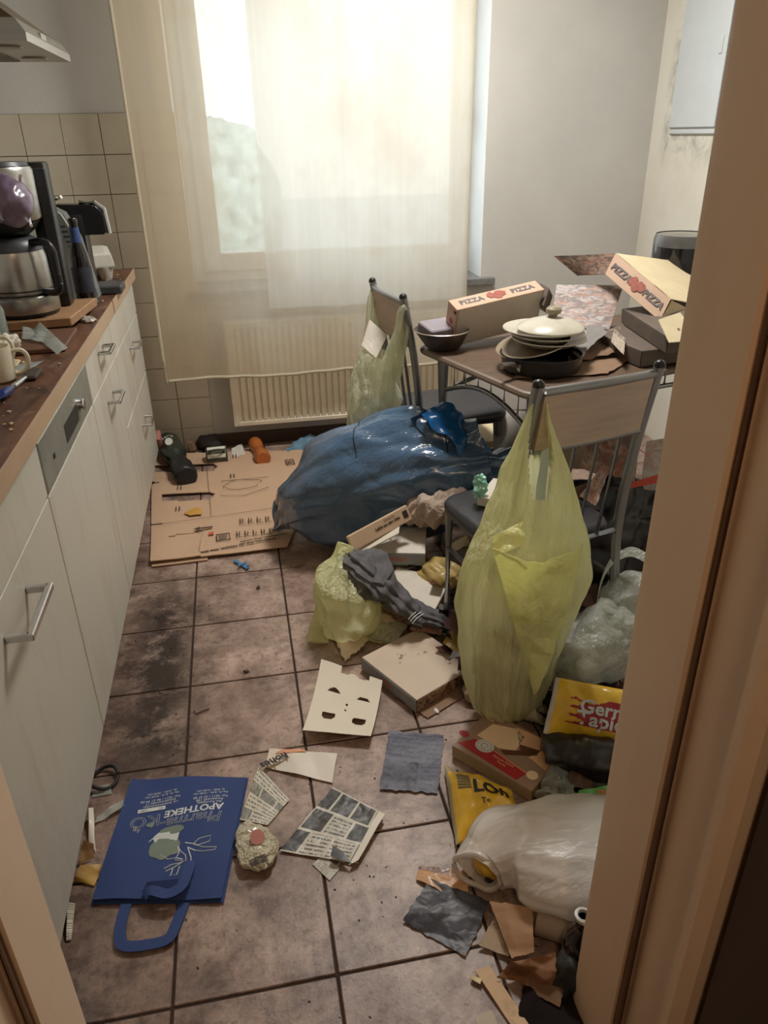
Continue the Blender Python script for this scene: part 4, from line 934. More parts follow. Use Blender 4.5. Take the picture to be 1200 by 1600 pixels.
panel([(1000, 765), (1060, 770), (1075, 680), (1010, 690)], [2.0, 1.95, 2.1, 2.1], M_art('pizza_art_grey', [S(176, 170, 164), S(160, 156, 152), S(188, 140, 124), S(196, 190, 184)], 3), 'grey printed pizza box lid behind the right chair post', 'pizza box', 'pizza_box')
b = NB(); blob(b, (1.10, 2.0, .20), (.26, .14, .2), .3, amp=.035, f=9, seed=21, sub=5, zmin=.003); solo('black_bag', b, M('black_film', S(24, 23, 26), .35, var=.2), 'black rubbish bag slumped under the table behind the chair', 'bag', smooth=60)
psheet('red_strip', [(965, 768), (1040, 752), (1040, 738), (968, 760)], [.40, .42, .44, .41], M('red_card', S(196, 74, 52), .6), 'red cardboard strip beside the right chair post', 'cardboard', .002, seed=6)
psheet('dark_cloth', [(862, 690), (905, 700), (900, 678), (866, 676)], [.38, .38, .41, .41], M('cloth_charcoal', S(58, 54, 54), .9, var=.2), 'dark folded cloth on top of boxes under the table', 'cloth', .01, 30, .006, seed=7)
for i, (px, z, lab) in enumerate((([(880, 790), (925, 770), (915, 755), (875, 770)], [.47, .47, .52, .5], 'brown pizza box scrap on the seat of the nearest chair'), ([(905, 775), (930, 790), (950, 740), (935, 735)], [.5, .47, .52, .55], 'thin brown carton edge leaning on the seat behind the chair bars'))):
    psheet('cardboard_scrap', px, z, (m_brownp, m_artr)[i], lab, 'cardboard', .006, seed=10 + i)
b = NB(); obox(b, F(745, 790, .461), F(800, 800, .461) - F(745, 790, .461), F(770, 760, .461) - F(745, 790, .461), Vector((0, 0, .028)), .002); solo('flat_carton', b, m_pzw, 'flat pale carton lying on the seat of the nearest chair', 'carton', smooth=None)
b = NB(); blob(b, F(752, 762, .51) , (.018, .018, .045), 0, amp=.012, f=45, seed=12, sub=4); solo('foil_wrapper', b, M('wrapper_mint', S(140, 200, 178), .25, var=.2, scale=40, coat=.4), 'mint green foil wrapper on the carton on the chair seat', 'wrapper', smooth=40)
b = NB(); obox(b, Vector((.86, 2.66, .0)), Vector((.26, .0, 0)), Vector((0, .2, 0)), Vector((0, 0, .30)), .004); solo('cardboard_box', b, m_pzc, 'pale cardboard box on the floor beyond the far chair', 'box', smooth=None)
b = NB(); obox(b, Vector((.70, 2.62, .0)), Vector((.13, .0, 0)), Vector((0, .2, 0)), Vector((0, 0, .34)), .004); solo('cardboard_box', b, m_brownp, 'brown cardboard box under the seat of the far chair', 'box', smooth=None)

# ================================================================ BACK CORNER
m_card = M('moving_card', S(192, 160, 132), .8, var=.05, scale=4, dirt=.15, dcol=S(140, 100, 70), dscale=3)
m_ink = M('print_brown_black', S(70, 52, 40), .8)
cq = [F(236, 884, .004), F(449, 858, .004), F(516, 704, .006), F(238, 712, .006)]
cdb = thing('flattened_carton', 'large flattened brown moving carton on the floor before the radiator', 'cardboard', (0, 3, 0))
def cP(u, v): return cq[0].lerp(cq[1], u).lerp(cq[3].lerp(cq[2], u), v)
def chole(u, v):
    return any(poly_in(u, v, h) for h in (
        [(.02, .785), (.36, .775), (.38, .83), (.35, .865), (.02, .865)], [(.06, .485), (.37, .48), (.39, .53), (.36, .555), (.06, .555)],
        [(0, .285), (.27, .285), (.0, .298)], [(.0, .66), (.06, .665), (.0, .69)], [(.115, .175), (.345, .195), (.345, .21), (.115, .19)], [(.335, .03), (.35, .03), (.35, .2), (.338, .2)], [(.86, .36), (1.0, .335), (1, .35), (.86, .375)]))
b = sheet_bm(cq, 110, 90, .003, 3.5, .004, 5, zmin=.0045, hole=chole, lift=lambda u, v: .010 * max(0, 1 - v / .15) * (1 if u < .36 else .4) + .004)
part('card', b, m_card, cdb, smooth=30)
b = sheet_bm([p + Vector((.004, -.012, -.001)) for p in (cq[0], cq[0].lerp(cq[1], .4), cq[0].lerp(cq[1], .4).lerp(cP(.4, 1), .3), cP(0, .3))], 14, 8, .001, 5, .004, 6, zmin=.001); part('lower_layer', b, m_card, cdb, smooth=None)
def ctext(s, u, v, size, u2, v2, flip=True, **kw):
    o = cP(u, v) + Vector((0, 0, .0165)); x = cP(u2, v2) - cP(u, v); x.z = 0; text('lettering', s, size, fr(o, x, Vector((-x.y, x.x, 0))), m_ink, cdb, **kw)
ctext('Entsorgung über das Altpapier, bitte falten', .62, .045, .017, .3, .02, bold=.0006)
ctext('Umzugskarton, bitte wenden', .80, .085, .016, .5, .06, bold=.0006)
def cf_(u, v): 
    f = fr(cP(u, v) + Vector((0, 0, .0165)), Vector((1, .05, 0)), Vector((-.05, 1, 0))); return f
def MK(n): part(n, b, m_ink, cdb, smooth=None)
b = NB()
f = cf_(.36, .215)
disc(b, f, [(-.045, 0), (-.02, .014), (-.02, .006), (.03, .006), (.03, -.006), (-.02, -.006), (-.02, -.014)])
MK('arrow_print')
for (u, v, w, h) in ((.50, .125, .05, .05), (.80, .83, .036, .06)):
    b = NB(); f = cf_(u, v)
    line3(b, f, [(-w / 2, -h / 2), (w / 2, -h / 2), (w / 2, h / 2), (-w / 2, h / 2), (-w / 2, -h / 2)], .0022)
    for k in range(5): disc(b, f, [(-w * .36, -h * .36 + k * h * .16), (w * .3, -h * .36 + k * h * .16), (w * .3, -h * .30 + k * h * .16), (-w * .36, -h * .30 + k * h * .16)])
    MK('stamp_print')
for k in range(12):                       # pictogram rows
    b = NB(); f = cf_(.60 + .058 * (k % 6), .25 - .11 * (k // 6)); x = .0
    disc(b, f, [(-.006, -.02), (-.002, -.02), (-.002, .02), (-.006, .02)]); disc(b, f, [(.004, -.012), (.008, -.012), (.008, .016 - .006 * (k % 3)), (.004, .016 - .006 * (k % 3))]); disc(b, f, [(-.012, -.030), (.016, -.030), (.016, -.027), (-.012, -.027)]); MK('pictogram')
for u, v in ((.48, .70), (.17, .60), (.17, .40), (.47, .93)):
    b = NB(); f = cf_(u, v); disc(b, f, [(-.01, -.02), (-.006, -.02), (-.006, .02), (-.01, .02)]); disc(b, f, [(.004, -.02), (.008, -.02), (.008, .02), (.004, .02)]); MK('tick_print')
b = NB(); f = cf_(.55, .60)
line3(b, f, circ(.05, 20, sx=1.6, wob=.3, seed=2), .0011); line3(b, f, [(-.1, -.09), (0, -.12), (.11, -.06)], .0011); line3(b, f, [(-.09, .06), (.12, .05)], .0011)
MK('line_drawing'); b = NB(); line3(b, cf_(.5, .30), [(-.28, .0), (.32, .03)], .0008); MK('fold_line'); b = NB(); line3(b, cf_(.345, .6), [(0, -.3), (.0, .22)], .0008); MK('fold_line')
b = NB(); disc(b, cf_(.285, .36), circ(.03, 12, wob=.7, sx=1.3)); part('yellow_stain', b, M('mustard_stain', S(196, 150, 70), .6), cdb, smooth=None)
b = NB(); disc(b, cf_(.41, .165), circ(.014, 4, a0=.8, a1=.8 + 2 * PI)); part('red_white_sticker', b, M('sticker_red', S(190, 90, 66), .6), cdb, smooth=None)
# dark green bottle pack
t = thing('juice_bottle', 'dark green bottle with a black cap lying on the carton by the cupboard end', 'bottle', F(270, 735))
a = F(262, 690, .07); c = F(282, 728, .055); d = (c - a)
b = NB(); L = d.length; loft_axis(b, [tuple(a - d * .02) + (.01, .01), tuple(a) + (.05, .05), tuple(a.lerp(c, .3)) + (.054, .054), tuple(a.lerp(c, .62)) + (.05, .05), tuple(a.lerp(c, .8)) + (.03, .03), tuple(a.lerp(c, .98)) + (.028, .028)], 30, 32, .004, 20, 3); part('bottle_body', b, M('bottle_dark_green', S(34, 44, 34), .35, var=.3, scale=20, coat=.4), t)
b = NB(); loft_axis(b, [tuple(a.lerp(c, s)) + (r_, r_) for s, r_ in ((.84, .01), (.85, .036), (1.05, .05), (1.3, .052), (1.42, .046), (1.44, .01))], 24, 28, .005, 30, 5, zmin=.012); part('black_cap', b, M('cap_black', S(26, 26, 28), .4, var=.1), t)
dn = d.normalized(); side = dn.cross(Vector((0, 0, 1))).normalized(); upn = side.cross(dn)
def wrapc(p):
    l = (p - a).dot(dn); s_ = (p - a).dot(side) / .0545; h = (p - a).dot(upn) - .0  # wrap flat print on the tube
    return a + dn * l + side * .0552 * math.sin(s_) + upn * .0552 * math.cos(s_)
text('lettering', 'MIM', .032, fr(a + dn * .065 + side * .008, side, dn), M('label_white', S(214, 216, 204), .5), t, fn=wrapc, bold=.001)
b = NB(); lathe(b, a.lerp(c, .88), [(.0375, 0), (.039, .004), (.0375, .008)], 24, dn, cap=False); part('white_ring', b, M('label_white', S(214, 216, 204), .5), t)
b = NB(); disc(b, fr(F(264, 690, .125), Vector((1, -.2, 0)), Vector((.1, .6, .8))), circ(.018, 16), .004); part('round_seal', b, M('label_white', S(214, 216, 204), .5), t, smooth=None)
b = NB(); obox(b, F(247, 699, .085), Vector((.02, -.004, 0)), Vector((.0, .05, .03)), Vector((0, -.03, .05)), .002); solo('small_carton', b, M('carton_red_white', S(176, 120, 110), .6, var=.25, scale=14), 'small red and white carton behind the dark green bottle', 'carton', smooth=None)
b = NB(); obox(b, F(296, 706, .01), Vector((.03, 0, 0)), Vector((.01, .03, .0)), Vector((-.01, .0, .05)), .004); solo('small_carton', b, m_brownp, 'small brown scrap beside the dark green bottle', 'carton', smooth=None)
b = NB(); loft_axis(b, [tuple(F(312, 690, .03)) + (.012, .012), tuple(F(317, 690, .035)) + (.045, .035), tuple(F(328, 692, .035)) + (.055, .035), tuple(F(338, 698, .03)) + (.03, .025), tuple(F(341, 699, .03)) + (.01, .01)], 24, 24, .012, 25, 6, zmin=.002); solo('dark_sock', b, M('cloth_dark_brown', S(44, 34, 32), .9, var=.2), 'dark brown rolled cloth behind the striped mug', 'cloth', smooth=60)
m_gmug = M('mug_green', S(64, 66, 48), .35, var=.1, coat=.3)
def stripes(t, c, ax, r, h):
    u, w = frame_of(ax)
    b = NB()
    for k in range(6):
        a0 = k * PI / 3; rings = []
        for z in (.08, .92): rings.append([b.verts.new(c + ax * (h * z) + (u * math.cos(a0 + .09 * j) + w * math.sin(a0 + .09 * j)) * (r * (1.012 if z > .3 else .975) + .0006)) for j in range(6)])
        skin(b, rings, closed=False, cap=False)
    part('white_stripes', b, M('label_white', S(214, 216, 204), .5), t)
mc = F(322, 712, .042); me_ = F(365, 708, .042); mug(tuple(mc), .041, .10, m_gmug, 'green mug with white stripes lying behind the flattened carton', tilt=(me_ - mc), hd=(-.3, -.6, .5), band=stripes)
psheet('torn_label', [(362, 716), (384, 712), (378, 694), (362, 702)], [.012, .012, .02, .02], m_wht, 'small torn white paper right of the striped mug', 'paper', .004, seed=8)
pc = F(398, 692, .038); pd = F(411, 716, .036); ax = (pd - pc)
t = thing('pepper_mill', 'orange wooden pepper mill lying at the far edge of the carton', 'pepper mill', tuple(pd)[:2] + (0,))
m_org = M('mill_orange_wood', S(172, 96, 46), .38, var=.15, scale=10, coat=.2)
L = ax.length; b = NB(); lathe(b, pc, [(0, 0), (.03, 0), (.034, .006), (.034, L * .25), (.027, L * .4), (.025, L * .52), (.029, L * .66), (.037, L * .78), (.037, L * 1.02), (.033, L * 1.06), (0, L * 1.06)], 28, ax, cap=False); part('mill_body', b, m_org, t)
b = NB(); lathe(b, pc + ax * .56, [(.0262, 0), (.0275, .003), (.0268, .006)], 28, ax, cap=False); part('groove', b, M('mill_groove', S(120, 56, 24), .5), t)
m_bluef = M('blue_film_pale', S(104, 138, 160), .35, var=.2, scale=12, coat=.2)
psheet('blue_plastic', [(438, 708), (532, 704), (534, 682), (470, 686)], [.006, .006, .02, .02], m_bluef, 'flat pale blue plastic sheet on the floor under the radiator', 'plastic', .02, 14, .001, seed=9, nx=30, ny=14, base=.004)
psheet('white_scrap', [(505, 712), (548, 708), (548, 700), (515, 702)], [.006, .006, .006, .006], m_wht, 'white torn strip at the right far corner of the carton', 'paper', .003, seed=12)
# small blue clip
t = thing('blue_clip', 'small blue plastic clip lying on the tiles before the carton', 'clip', F(376, 881)); m_blue = M('clip_blue', S(64, 122, 168), .35)
b = NB(); a = F(366, 876, .008); c = F(387, 886, .008); tube(b, [a, c], .006, 8); tube(b, [a + Vector((.012, -.012, 0)), c + Vector((.0, -.012, .0))], .005, 8); part('jaw', b, m_blue, t)
b = NB(); tube(b, [F(372, 884, .012), F(384, 879, .012)], .005, 8); part('spring_bar', b, m_blue, t)

# ================================================================ BAGS AND THE HEAP IN THE MIDDLE
def ribbon(bm, pts, w, th=.0015, n=24, side=None):
    P = cat_rom([tuple(p) for p in pts], n); rings = []
    for i, p in enumerate(P):
        p = Vector(p); d = (Vector(P[min(i + 1, n)]) - Vector(P[max(i - 1, 0)])).normalized(); s = (Vector(side) if side else d.cross(Vector((0, 0, 1)))).normalized() * w / 2; u = s.cross(d).normalized() * th
        rings.append([bm.verts.new(q) for q in (p - s, p + s, p + s + u, p - s + u)])
    skin(bm, rings)
m_blue_b = M('bag_blue_film', S(78, 106, 136), .2, var=.08, scale=5, coat=.8, tl=.1, wr=.5, wsc=3.5, wst=(1, 2.2, 1))
m_blue_in = M('bag_blue_lit_flap', S(30, 104, 168), .3, var=.3, scale=10, coat=.3, tl=.3)  # second, brighter blue: light on the flap painted into the colour
t = thing('rubbish_bag', 'big dark blue glossy rubbish bag lying across the middle of the floor', 'bag', (.45, 2.48, 0))
def blim(p, u, a):
    lim = 2.66 if p.x < .5 else 2.66 - min(1, (p.x - .5) / .08) * .27
    if p.y > lim: p.y = lim + .012 * noise.noise(p * 12)
    return p
P = [(.05, 2.60, .03, .004, .004), (.075, 2.59, .06, .03, .025), (.115, 2.58, .11, .08, .075), (.18, 2.555, .16, .14, .14), (.30, 2.50, .225, .19, .205), (.45, 2.45, .275, .20, .235), (.58, 2.38, .315, .19, .225), (.68, 2.33, .345, .15, .185), (.755, 2.31, .37, .115, .135), (.80, 2.30, .385, .10, .12)]
b = NB(); rg = loft_axis(b, P, 110, 130, .034, 3.4, 8, zmin=.003, fold=.012, nf=11, fn=blim)
lines = [[rg[i][k].co.copy() for k in range(14, 60)] for i in (26, 60, 88)]
part('bag_film', b, m_blue_b, t, smooth=70)
b = NB()
b.free()
for L in lines: b = NB(); tube(b, L, .0022, 5); part('printed_line', b, M('print_navy', S(20, 30, 46), .5), t)
# the gathered mouth end and the opened flap
b = NB(); P = [(.74, 2.29, .33, .05, .05), (.82, 2.27, .33, .10, .085), (.90, 2.26, .32, .11, .09), (.965, 2.25, .31, .075, .065), (.985, 2.25, .30, .02, .02)]
loft_axis(b, P, 50, 72, .025, 9, 13, fold=.01, nf=11); part('mouth_end', b, m_blue_b, t, smooth=70)
b = sheet_bm([FY(655, 650, 2.30), FY(735, 745, 2.2), FY(765, 715, 2.30), FY(690, 628, 2.385)], 26, 26, .022, 9, .0015, 17, zmin=None, lift=lambda u, v: .02 * math.sin(u * 3)); part('opened_flap', b, m_blue_in, t, smooth=60)
b = sheet_bm([FY(640, 655, 2.34), FY(668, 690, 2.29), FY(712, 660, 2.385), FY(690, 630, 2.39)], 18, 18, .012, 10, .0015, 18, zmin=None); part('inner_side', b, M('bag_blue_shaded_inside', S(28, 48, 70), .35, var=.3, tl=.1), t, smooth=60)  # dark blue paints the shade inside the bag mouth

# hanging bags
m_yel = M('bag_yellow_film', S(247, 247, 202), .28, var=.06, scale=7, coat=.2, tl=.5, tp=.2, wr=.9, wsc=9, wst=(1.4, 1.4, .3))
m_yel2 = M('bag_yellow_film_double', S(246, 246, 190), .28, var=.06, scale=7, coat=.2, tl=.5, wr=.6, wsc=8)
m_pale = M('bag_pale_green_film', S(240, 242, 218), .28, var=.08, scale=7, coat=.2, tl=.45, tp=.3, wr=.9, wsc=9, wst=(1.4, 1.4, .3))
t = thing('yellow_bag', 'full translucent yellow bag hanging from the post of the nearest chair', 'bag', (.61, 1.42, 0), group=None)
P = [(.60, 1.475, .012, .035, .025), (.597, 1.475, .025, .075, .055), (.592, 1.465, .09, .108, .08), (.587, 1.45, .22, .125, .09), (.59, 1.435, .36, .145, .10), (.602, 1.425, .47, .158, .105), (.614, 1.44, .55, .140, .09), (.622, 1.46, .64, .10, .075), (.625, 1.475, .73, .065, .055), (.627, 1.487, .81, .034, .033), (.628, 1.490, .865, .018, .02)]
N = 130; K = 120
def cut(i, k):
    a = 2 * PI * k / K; s = i / N; d = abs((a - 1.5 * PI - .1 + PI) % (2 * PI) - PI)
    return s > .72 and d < .22 + 2.6 * (s - .72)
b = NB(); loft_axis(b, P, N, K, .009, 6, 19, fold=.007, nf=22, up=Vector((0, 1, 0)), zmin=.004, cap=False, skip=cut); part('bag_film', b, m_yel, t, smooth=75)
b = NB(); loft_axis(b, [(.600, 1.47, .03, .04, .03), (.592, 1.46, .10, .07, .048), (.588, 1.445, .25, .085, .064), (.595, 1.43, .40, .09, .064), (.605, 1.44, .48, .07, .05)], 40, 48, .02, 12, 23, up=Vector((0, 1, 0)), zmin=.012); part('rubbish_inside', b, M('rubbish_mixed', S(140, 124, 92), .8, var=.55, scale=14), t, smooth=60)
q = [FY(772, 862, 1.325), FY(905, 858, 1.345), FY(878, 1010, 1.325), FY(835, 1095, 1.345)]
fq = [FY(834, 1085, 1.365), FY(876, 1000, 1.31), FY(914, 850, 1.335), FY(768, 858, 1.285)]
b = sheet_bm(fq, 34, 40, .016, 9, .0008, 24, zmin=.01, lift=lambda u, v: -.02 * math.sin(PI * u) * (.5 + v) - (.03 * max(0, v - .8) / .2 * math.sin(PI * u))); part('folded_mouth', b, m_yel2, t, smooth=75)
b = sheet_bm([FY(768, 868, 1.295), FY(820, 850, 1.31), FY(812, 815, 1.345), FY(768, 838, 1.315)], 20, 16, .016, 16, .0008, 26, zmin=None); part('twisted_corner', b, m_yel2, t, smooth=75)
b = sheet_bm([FY(826, 850, 1.43), FY(846, 840, 1.43), FY(858, 700, 1.47), FY(846, 705, 1.47)], 8, 24, .006, 14, .001, 27, zmin=None); part('white_paper_inside', b, M('film_white_blue', S(214, 226, 230), .5, var=.05, tl=.4), t, smooth=60)

t = thing('pale_green_bag', 'translucent pale green bag hanging over the back of the far chair', 'bag', (.47, 2.68, 0))
P = [(.48, 2.665, .15, .02, .04), (.475, 2.665, .17, .06, .09), (.468, 2.665, .24, .085, .13), (.462, 2.67, .38, .096, .145), (.465, 2.675, .52, .09, .145), (.478, 2.68, .62, .07, .145), (.487, 2.685, .68, .05, .145)]
b = NB(); loft_axis(b, P, 90, 110, .013, 8, 29, fold=.009, nf=22, up=Vector((0, 1, 0)), cap=False); part('bag_film', b, m_pale, t, smooth=75)
for s, pts in ((1, [(.475, 2.56, .60), (.50, 2.535, .70), (.525, 2.522, .78), (.540, 2.518, .86), (.556, 2.512, .875)]), (1, [(.52, 2.56, .62), (.545, 2.54, .72), (.560, 2.530, .80), (.562, 2.528, .872)]), (-1, [(.46, 2.80, .61), (.478, 2.83, .72), (.492, 2.85, .82), (.505, 2.855, .87)]), (-1, [(.50, 2.80, .63), (.51, 2.825, .74), (.518, 2.848, .82), (.516, 2.855, .87)])):
    b = NB(); P = [tuple(p) + (w, .012) for p, w in zip(pts, ((.055, .032, .02, .014, .01) if len(pts) == 5 else (.05, .03, .018, .01)))]
    loft_axis(b, P, 24, 20, .006, 16, 31, up=Vector((1, .2, 0)), fold=.004, nf=7); part('carry_handle', b, m_pale, t, smooth=75)
b = NB(); loft_axis(b, [(.475, 2.665, .17, .05, .075), (.467, 2.665, .28, .072, .115), (.466, 2.67, .42, .075, .12), (.475, 2.675, .50, .05, .1)], 30, 40, .03, 12, 33, up=Vector((0, 1, 0))); part('rubbish_inside', b, M('rubbish_dark', S(110, 100, 78), .8, var=.6, scale=16), t, smooth=60)
b = sheet_bm([FY(588, 560, 2.62), FY(606, 525, 2.66), FY(578, 500, 2.72), FY(565, 540, 2.68)], 6, 6, .003, 9, .002, 3, zmin=None); part('paper_inside', b, m_pzw, t, smooth=None)

# paper bag behind the boxes
b = NB(); c = F(692, 790, .26); loft_axis(b, [tuple(F(634, 815, .22)) + (.02, .02), tuple(F(650, 802, .25)) + (.05, .045), tuple(F(688, 794, .28)) + (.065, .055), tuple(F(722, 788, .30)) + (.05, .05), tuple(F(742, 785, .30)) + (.03, .03)], 60, 64, .018, 20, 35); solo('paper_bag', b, M('paper_bag_beige', S(180, 160, 144), .8, var=.1, scale=10, wr=.5, wsc=14), 'crumpled beige paper bag in front of the blue rubbish bag', 'paper bag', smooth=40)
# pizza boxes of the heap
def closed_px(label, o, p, yv, h, mt, mf, ms, d=None, w=None, **kw):
    o, x, y, z, W, D = ortho(o, p, o + yv); return closed_box('pizza_box', label, o, x, y, z, w or W, d or D, h, mt, mf, ms, **kw)
o, p = F(582, 882, .125), F(664, 884, .125); yv = F(708, 828, .170) - F(664, 862, .170)
closed_px('white topped pizza box with grey front on the heap beside the chair leg', o, p, yv, .047, m_pzw, m_pzg, m_pzside, d=.235, logo='PIZZA', lc=m_txtr)
o, p = F(566, 1046, .001), F(651, 1114, .001); yv = F(724, 1051, .046) - F(661, 1092, .046)
closed_px('white topped pizza box with grey front on the floor, lowest of the heap', o, p, yv, .045, M('pizza_box_floor_top', S(206, 186, 166), .6, var=.06, scale=5, dirt=.5, dcol=S(140, 104, 76), dscale=3), m_pzg, m_pzside, d=.22, logo='PIZZA', lc=m_txtr)
psheet('cardboard_scrap', [(648, 1108), (668, 1123), (742, 1078), (700, 1070)], [.003] * 4, m_brownp, 'brown cardboard flap sticking out under the floor pizza box', 'cardboard', .001, seed=31, th=.002)
o, p = F(585, 962, .045), F(672, 985, .035); yv = Vector((.09, .16, .02))
closed_px('kraft pizza box with brown printed sides under the dark grey cloth', o, p, yv, .05, m_pzw, m_pzside, m_pzside, d=.2, holes=False)
psheet('card_flap', [(522, 905), (582, 975), (618, 972), (548, 880)], [.10, .05, .05, .13], m_pzc, 'cream cardboard flap along the rim of the yellow bag', 'cardboard', .004, seed=33)
psheet('pizza_box_scrap', [(640, 985), (690, 992), (690, 955), (655, 945)], [.055, .05, .075, .08], m_artr, 'red printed pizza box corner by the foot of the chair leg', 'cardboard', .004, seed=34)
o = F(548, 850, .24); p = F(640, 800, .28); x = (p - o)
t = thing('flat_food_box', 'slim kraft food box leaning upright against the blue bag', 'box', o)
up = Vector((.0, .45, .9)); up = (up - x.normalized() * up.dot(x.normalized())).normalized() * .052; bk = x.cross(up).normalized() * -.014
if bk.y < 0: bk = -bk
b = NB(); obox(b, o - up * .5, x, bk, up, .002); part('carton', b, M('food_box_kraft', S(206, 176, 146), .7, var=.05, scale=8, dirt=.15), t, smooth=None)
f = fr(o + x * .64 - up * .1 , x, up); 
if f.to_3x3().col[2].y > 0: f = fr(o + x * .64 - up * .1, x, up)
nn = f.to_3x3().col[2]; f.translation = o + x * .62 + up * .02 + (nn * .001 if nn.dot(bk) < 0 else nn * .001)
text('lettering', 'Laible aus dem Ofen', .012, f, m_dark, t, bold=.0004); f2 = f.copy(); f2.translation = f.translation + up * .28 + x * .05; text('lettering', 'Flammkuchen', .008, f2, m_dark, t)
f2 = f.copy(); f2.translation = f.translation + x * .30; b = NB(); disc(b, f2, [(-.008, -.012), (.01, -.012), (.01, .012), (-.008, .012)]); part('stamp_print', b, m_dark, t, smooth=None)
b = NB(); o = F(560, 868, .20); p = F(623, 835, .235); obox(b, o, p - o, Vector((.03, .10, .02)), Vector((0, -.002, .006)), .001); solo('white_tray', b, m_pzw, 'thin white card edge under the slim kraft food box', 'card', smooth=None)
t = thing('plastic_grate', 'round white plastic tray with slots under the upper pizza box', 'tray', F(625, 893, .10)); c = F(628, 890, .098); ax = Vector((-.1, -.35, 1)).normalized(); u_, w_ = frame_of(ax)
b = NB(); tube(b, [c + u_ * .085 * math.cos(a) + w_ * .05 * math.sin(a) for a in [2 * PI * k / 30 for k in range(31)]], .006, 8, cap=False); part('ring', b, m_pvc, t)
for k in range(-2, 3):
    b = NB(); l = .048 * math.sqrt(1 - (k / 3.3) ** 2); tube(b, [c + u_ * .026 * k - w_ * l, c + u_ * .026 * k + w_ * l], .005, 6); part('slat', b, m_pvc, t)
# cloth
m_cloth = M('cloth_dark_grey', S(98, 96, 98), .9, var=.18, scale=60, bump=.2, bscale=300)
t = thing('trousers', 'dark grey crumpled jogging trousers lying over the boxes with white stripes at one hem', 'trousers', F(600, 920, .1))
b = NB(); loft_axis(b, [tuple(F(548, 866, .215)) + (.02, .012), tuple(F(558, 876, .22)) + (.05, .022), tuple(F(590, 905, .20)) + (.052, .024), tuple(F(622, 935, .155)) + (.045, .022), tuple(F(650, 962, .105)) + (.036, .018), tuple(F(657, 969, .09)) + (.032, .014)], 60, 56, .016, 17, 41, fold=.014, nf=9); part('trouser_leg', b, m_cloth, t, smooth=60)
b = NB(); loft_axis(b, [tuple(F(552, 885, .19)) + (.03, .02), tuple(F(565, 905, .18)) + (.055, .026), tuple(F(600, 925, .15)) + (.05, .028), tuple(F(640, 950, .11)) + (.045, .022), tuple(F(685, 968, .075)) + (.04, .02), tuple(F(700, 978, .05)) + (.025, .012)], 60, 56, .018, 17, 43, fold=.014, nf=8); part('trouser_leg', b, m_cloth, t, smooth=60)
b = NB(); loft_axis(b, [tuple(F(556, 870, .225)) + (.012, .012), tuple(F(585, 868, .225)) + (.03, .02), tuple(F(600, 890, .215)) + (.03, .018), tuple(F(590, 915, .205)) + (.02, .014)], 36, 36, .014, 16, 44, fold=.006, nf=7); part('waistband', b, m_cloth, t, smooth=60)
b = NB()
for k in range(3): tube(b, cat_rom([tuple(F(638 + 3.2 * k, 968 + 3 * k, .118)), tuple(F(645 + 3.2 * k, 960 + 3 * k, .128)), tuple(F(655 + 3.2 * k, 953 + 3 * k, .120))], 8), .0013, 5)
part('white_stripes', b, m_pvc, t, smooth=None)
# yellow-grey pack by the chair leg
b = NB(); blob(b, F(690, 900, .10), (.085, .06, .055), -.5, .018, 14, 46, 5, zmin=.02); t = thing('food_pack', 'crumpled yellow and grey food pack behind the front leg of the nearest chair', 'packet', F(690, 915, .04))
part('pack', b, M('pack_yellow_grey', S(178, 150, 84), .5, var=.35, scale=9, coat=.2, dirt=.8, dcol=S(150, 146, 134), dscale=7), t, smooth=60)
psheet('card_scrap', [(700, 868), (735, 850), (728, 836), (705, 850)], [.15, .16, .20, .17], m_pzc, 'cream torn card strip behind the front leg of the chair', 'cardboard', .004, seed=47)
# yellow bag with its contents
t = thing('yellow_bag', 'limp yellow bag on the floor left of the heap with an open mouth', 'bag', F(540, 980))
def mouth(p): 
    return p
b = NB(); vs_ = blob(b, F(540, 940, .11) + Vector((.02, .03, 0)), (.10, .155, .135), -.35, .022, 11, 50, 5, zmin=.006, sq=.8)
cm_ = F(590, 905, .16)
kill = [v for v in b.verts if (v.co - cm_).dot(Vector((.75, -.10, .65))) > -.02 and v.co.z > .07]
bmesh.ops.delete(b, geom=kill, context='VERTS'); part('bag_film', b, m_yel, t, smooth=75)
b = NB(); loft_axis(b, [tuple(F(497, 1004, .01)) + (.032, .006), tuple(F(500, 985, .03)) + (.035, .012), tuple(F(508, 940, .10)) + (.03, .014), tuple(F(520, 900, .17)) + (.03, .014), tuple(F(540, 850, .25)) + (.03, .012)], 40, 36, .010, 14, 52, fold=.006, nf=8, zmin=.004); part('hanging_edge', b, m_yel, t, smooth=75)
b = sheet_bm([F(525, 990, .02), F(615, 1010, .012), F(640, 975, .03), F(540, 935, .10)], 24, 20, .014, 12, .0008, 53, zmin=.004); part('front_film', b, m_pale, t, smooth=75)
psheet('crumpled_paper', [(517, 975), (540, 1033), (582, 1000), (530, 925)], [.02, .006, .02, .11], M('paper_cream', S(214, 194, 164), .8, var=.05, dirt=.2), 'torn cream paper hanging out of the limp yellow bag', 'paper', .012, 10, .001, seed=55, tear=.08, nx=24, ny=24, base=.003)
b = NB(); blob(b, F(525, 955, .06), (.02, .02, .035), 0, .01, 30, 56, 3); solo('orange_scrap', b, M('scrap_orange', S(206, 150, 48), .5), 'orange yellow scrap peeping through the limp yellow bag', 'scrap', smooth=60)
psheet('waxed_paper', [(692, 1005), (745, 1045), (760, 1015), (705, 985)], [.07, .05, .06, .09], M('waxed_yellow', S(190, 158, 84), .4, var=.12, tl=.2), 'yellow waxed paper between the floor pizza box and the hanging bag', 'paper', .012, 12, .001, seed=57)
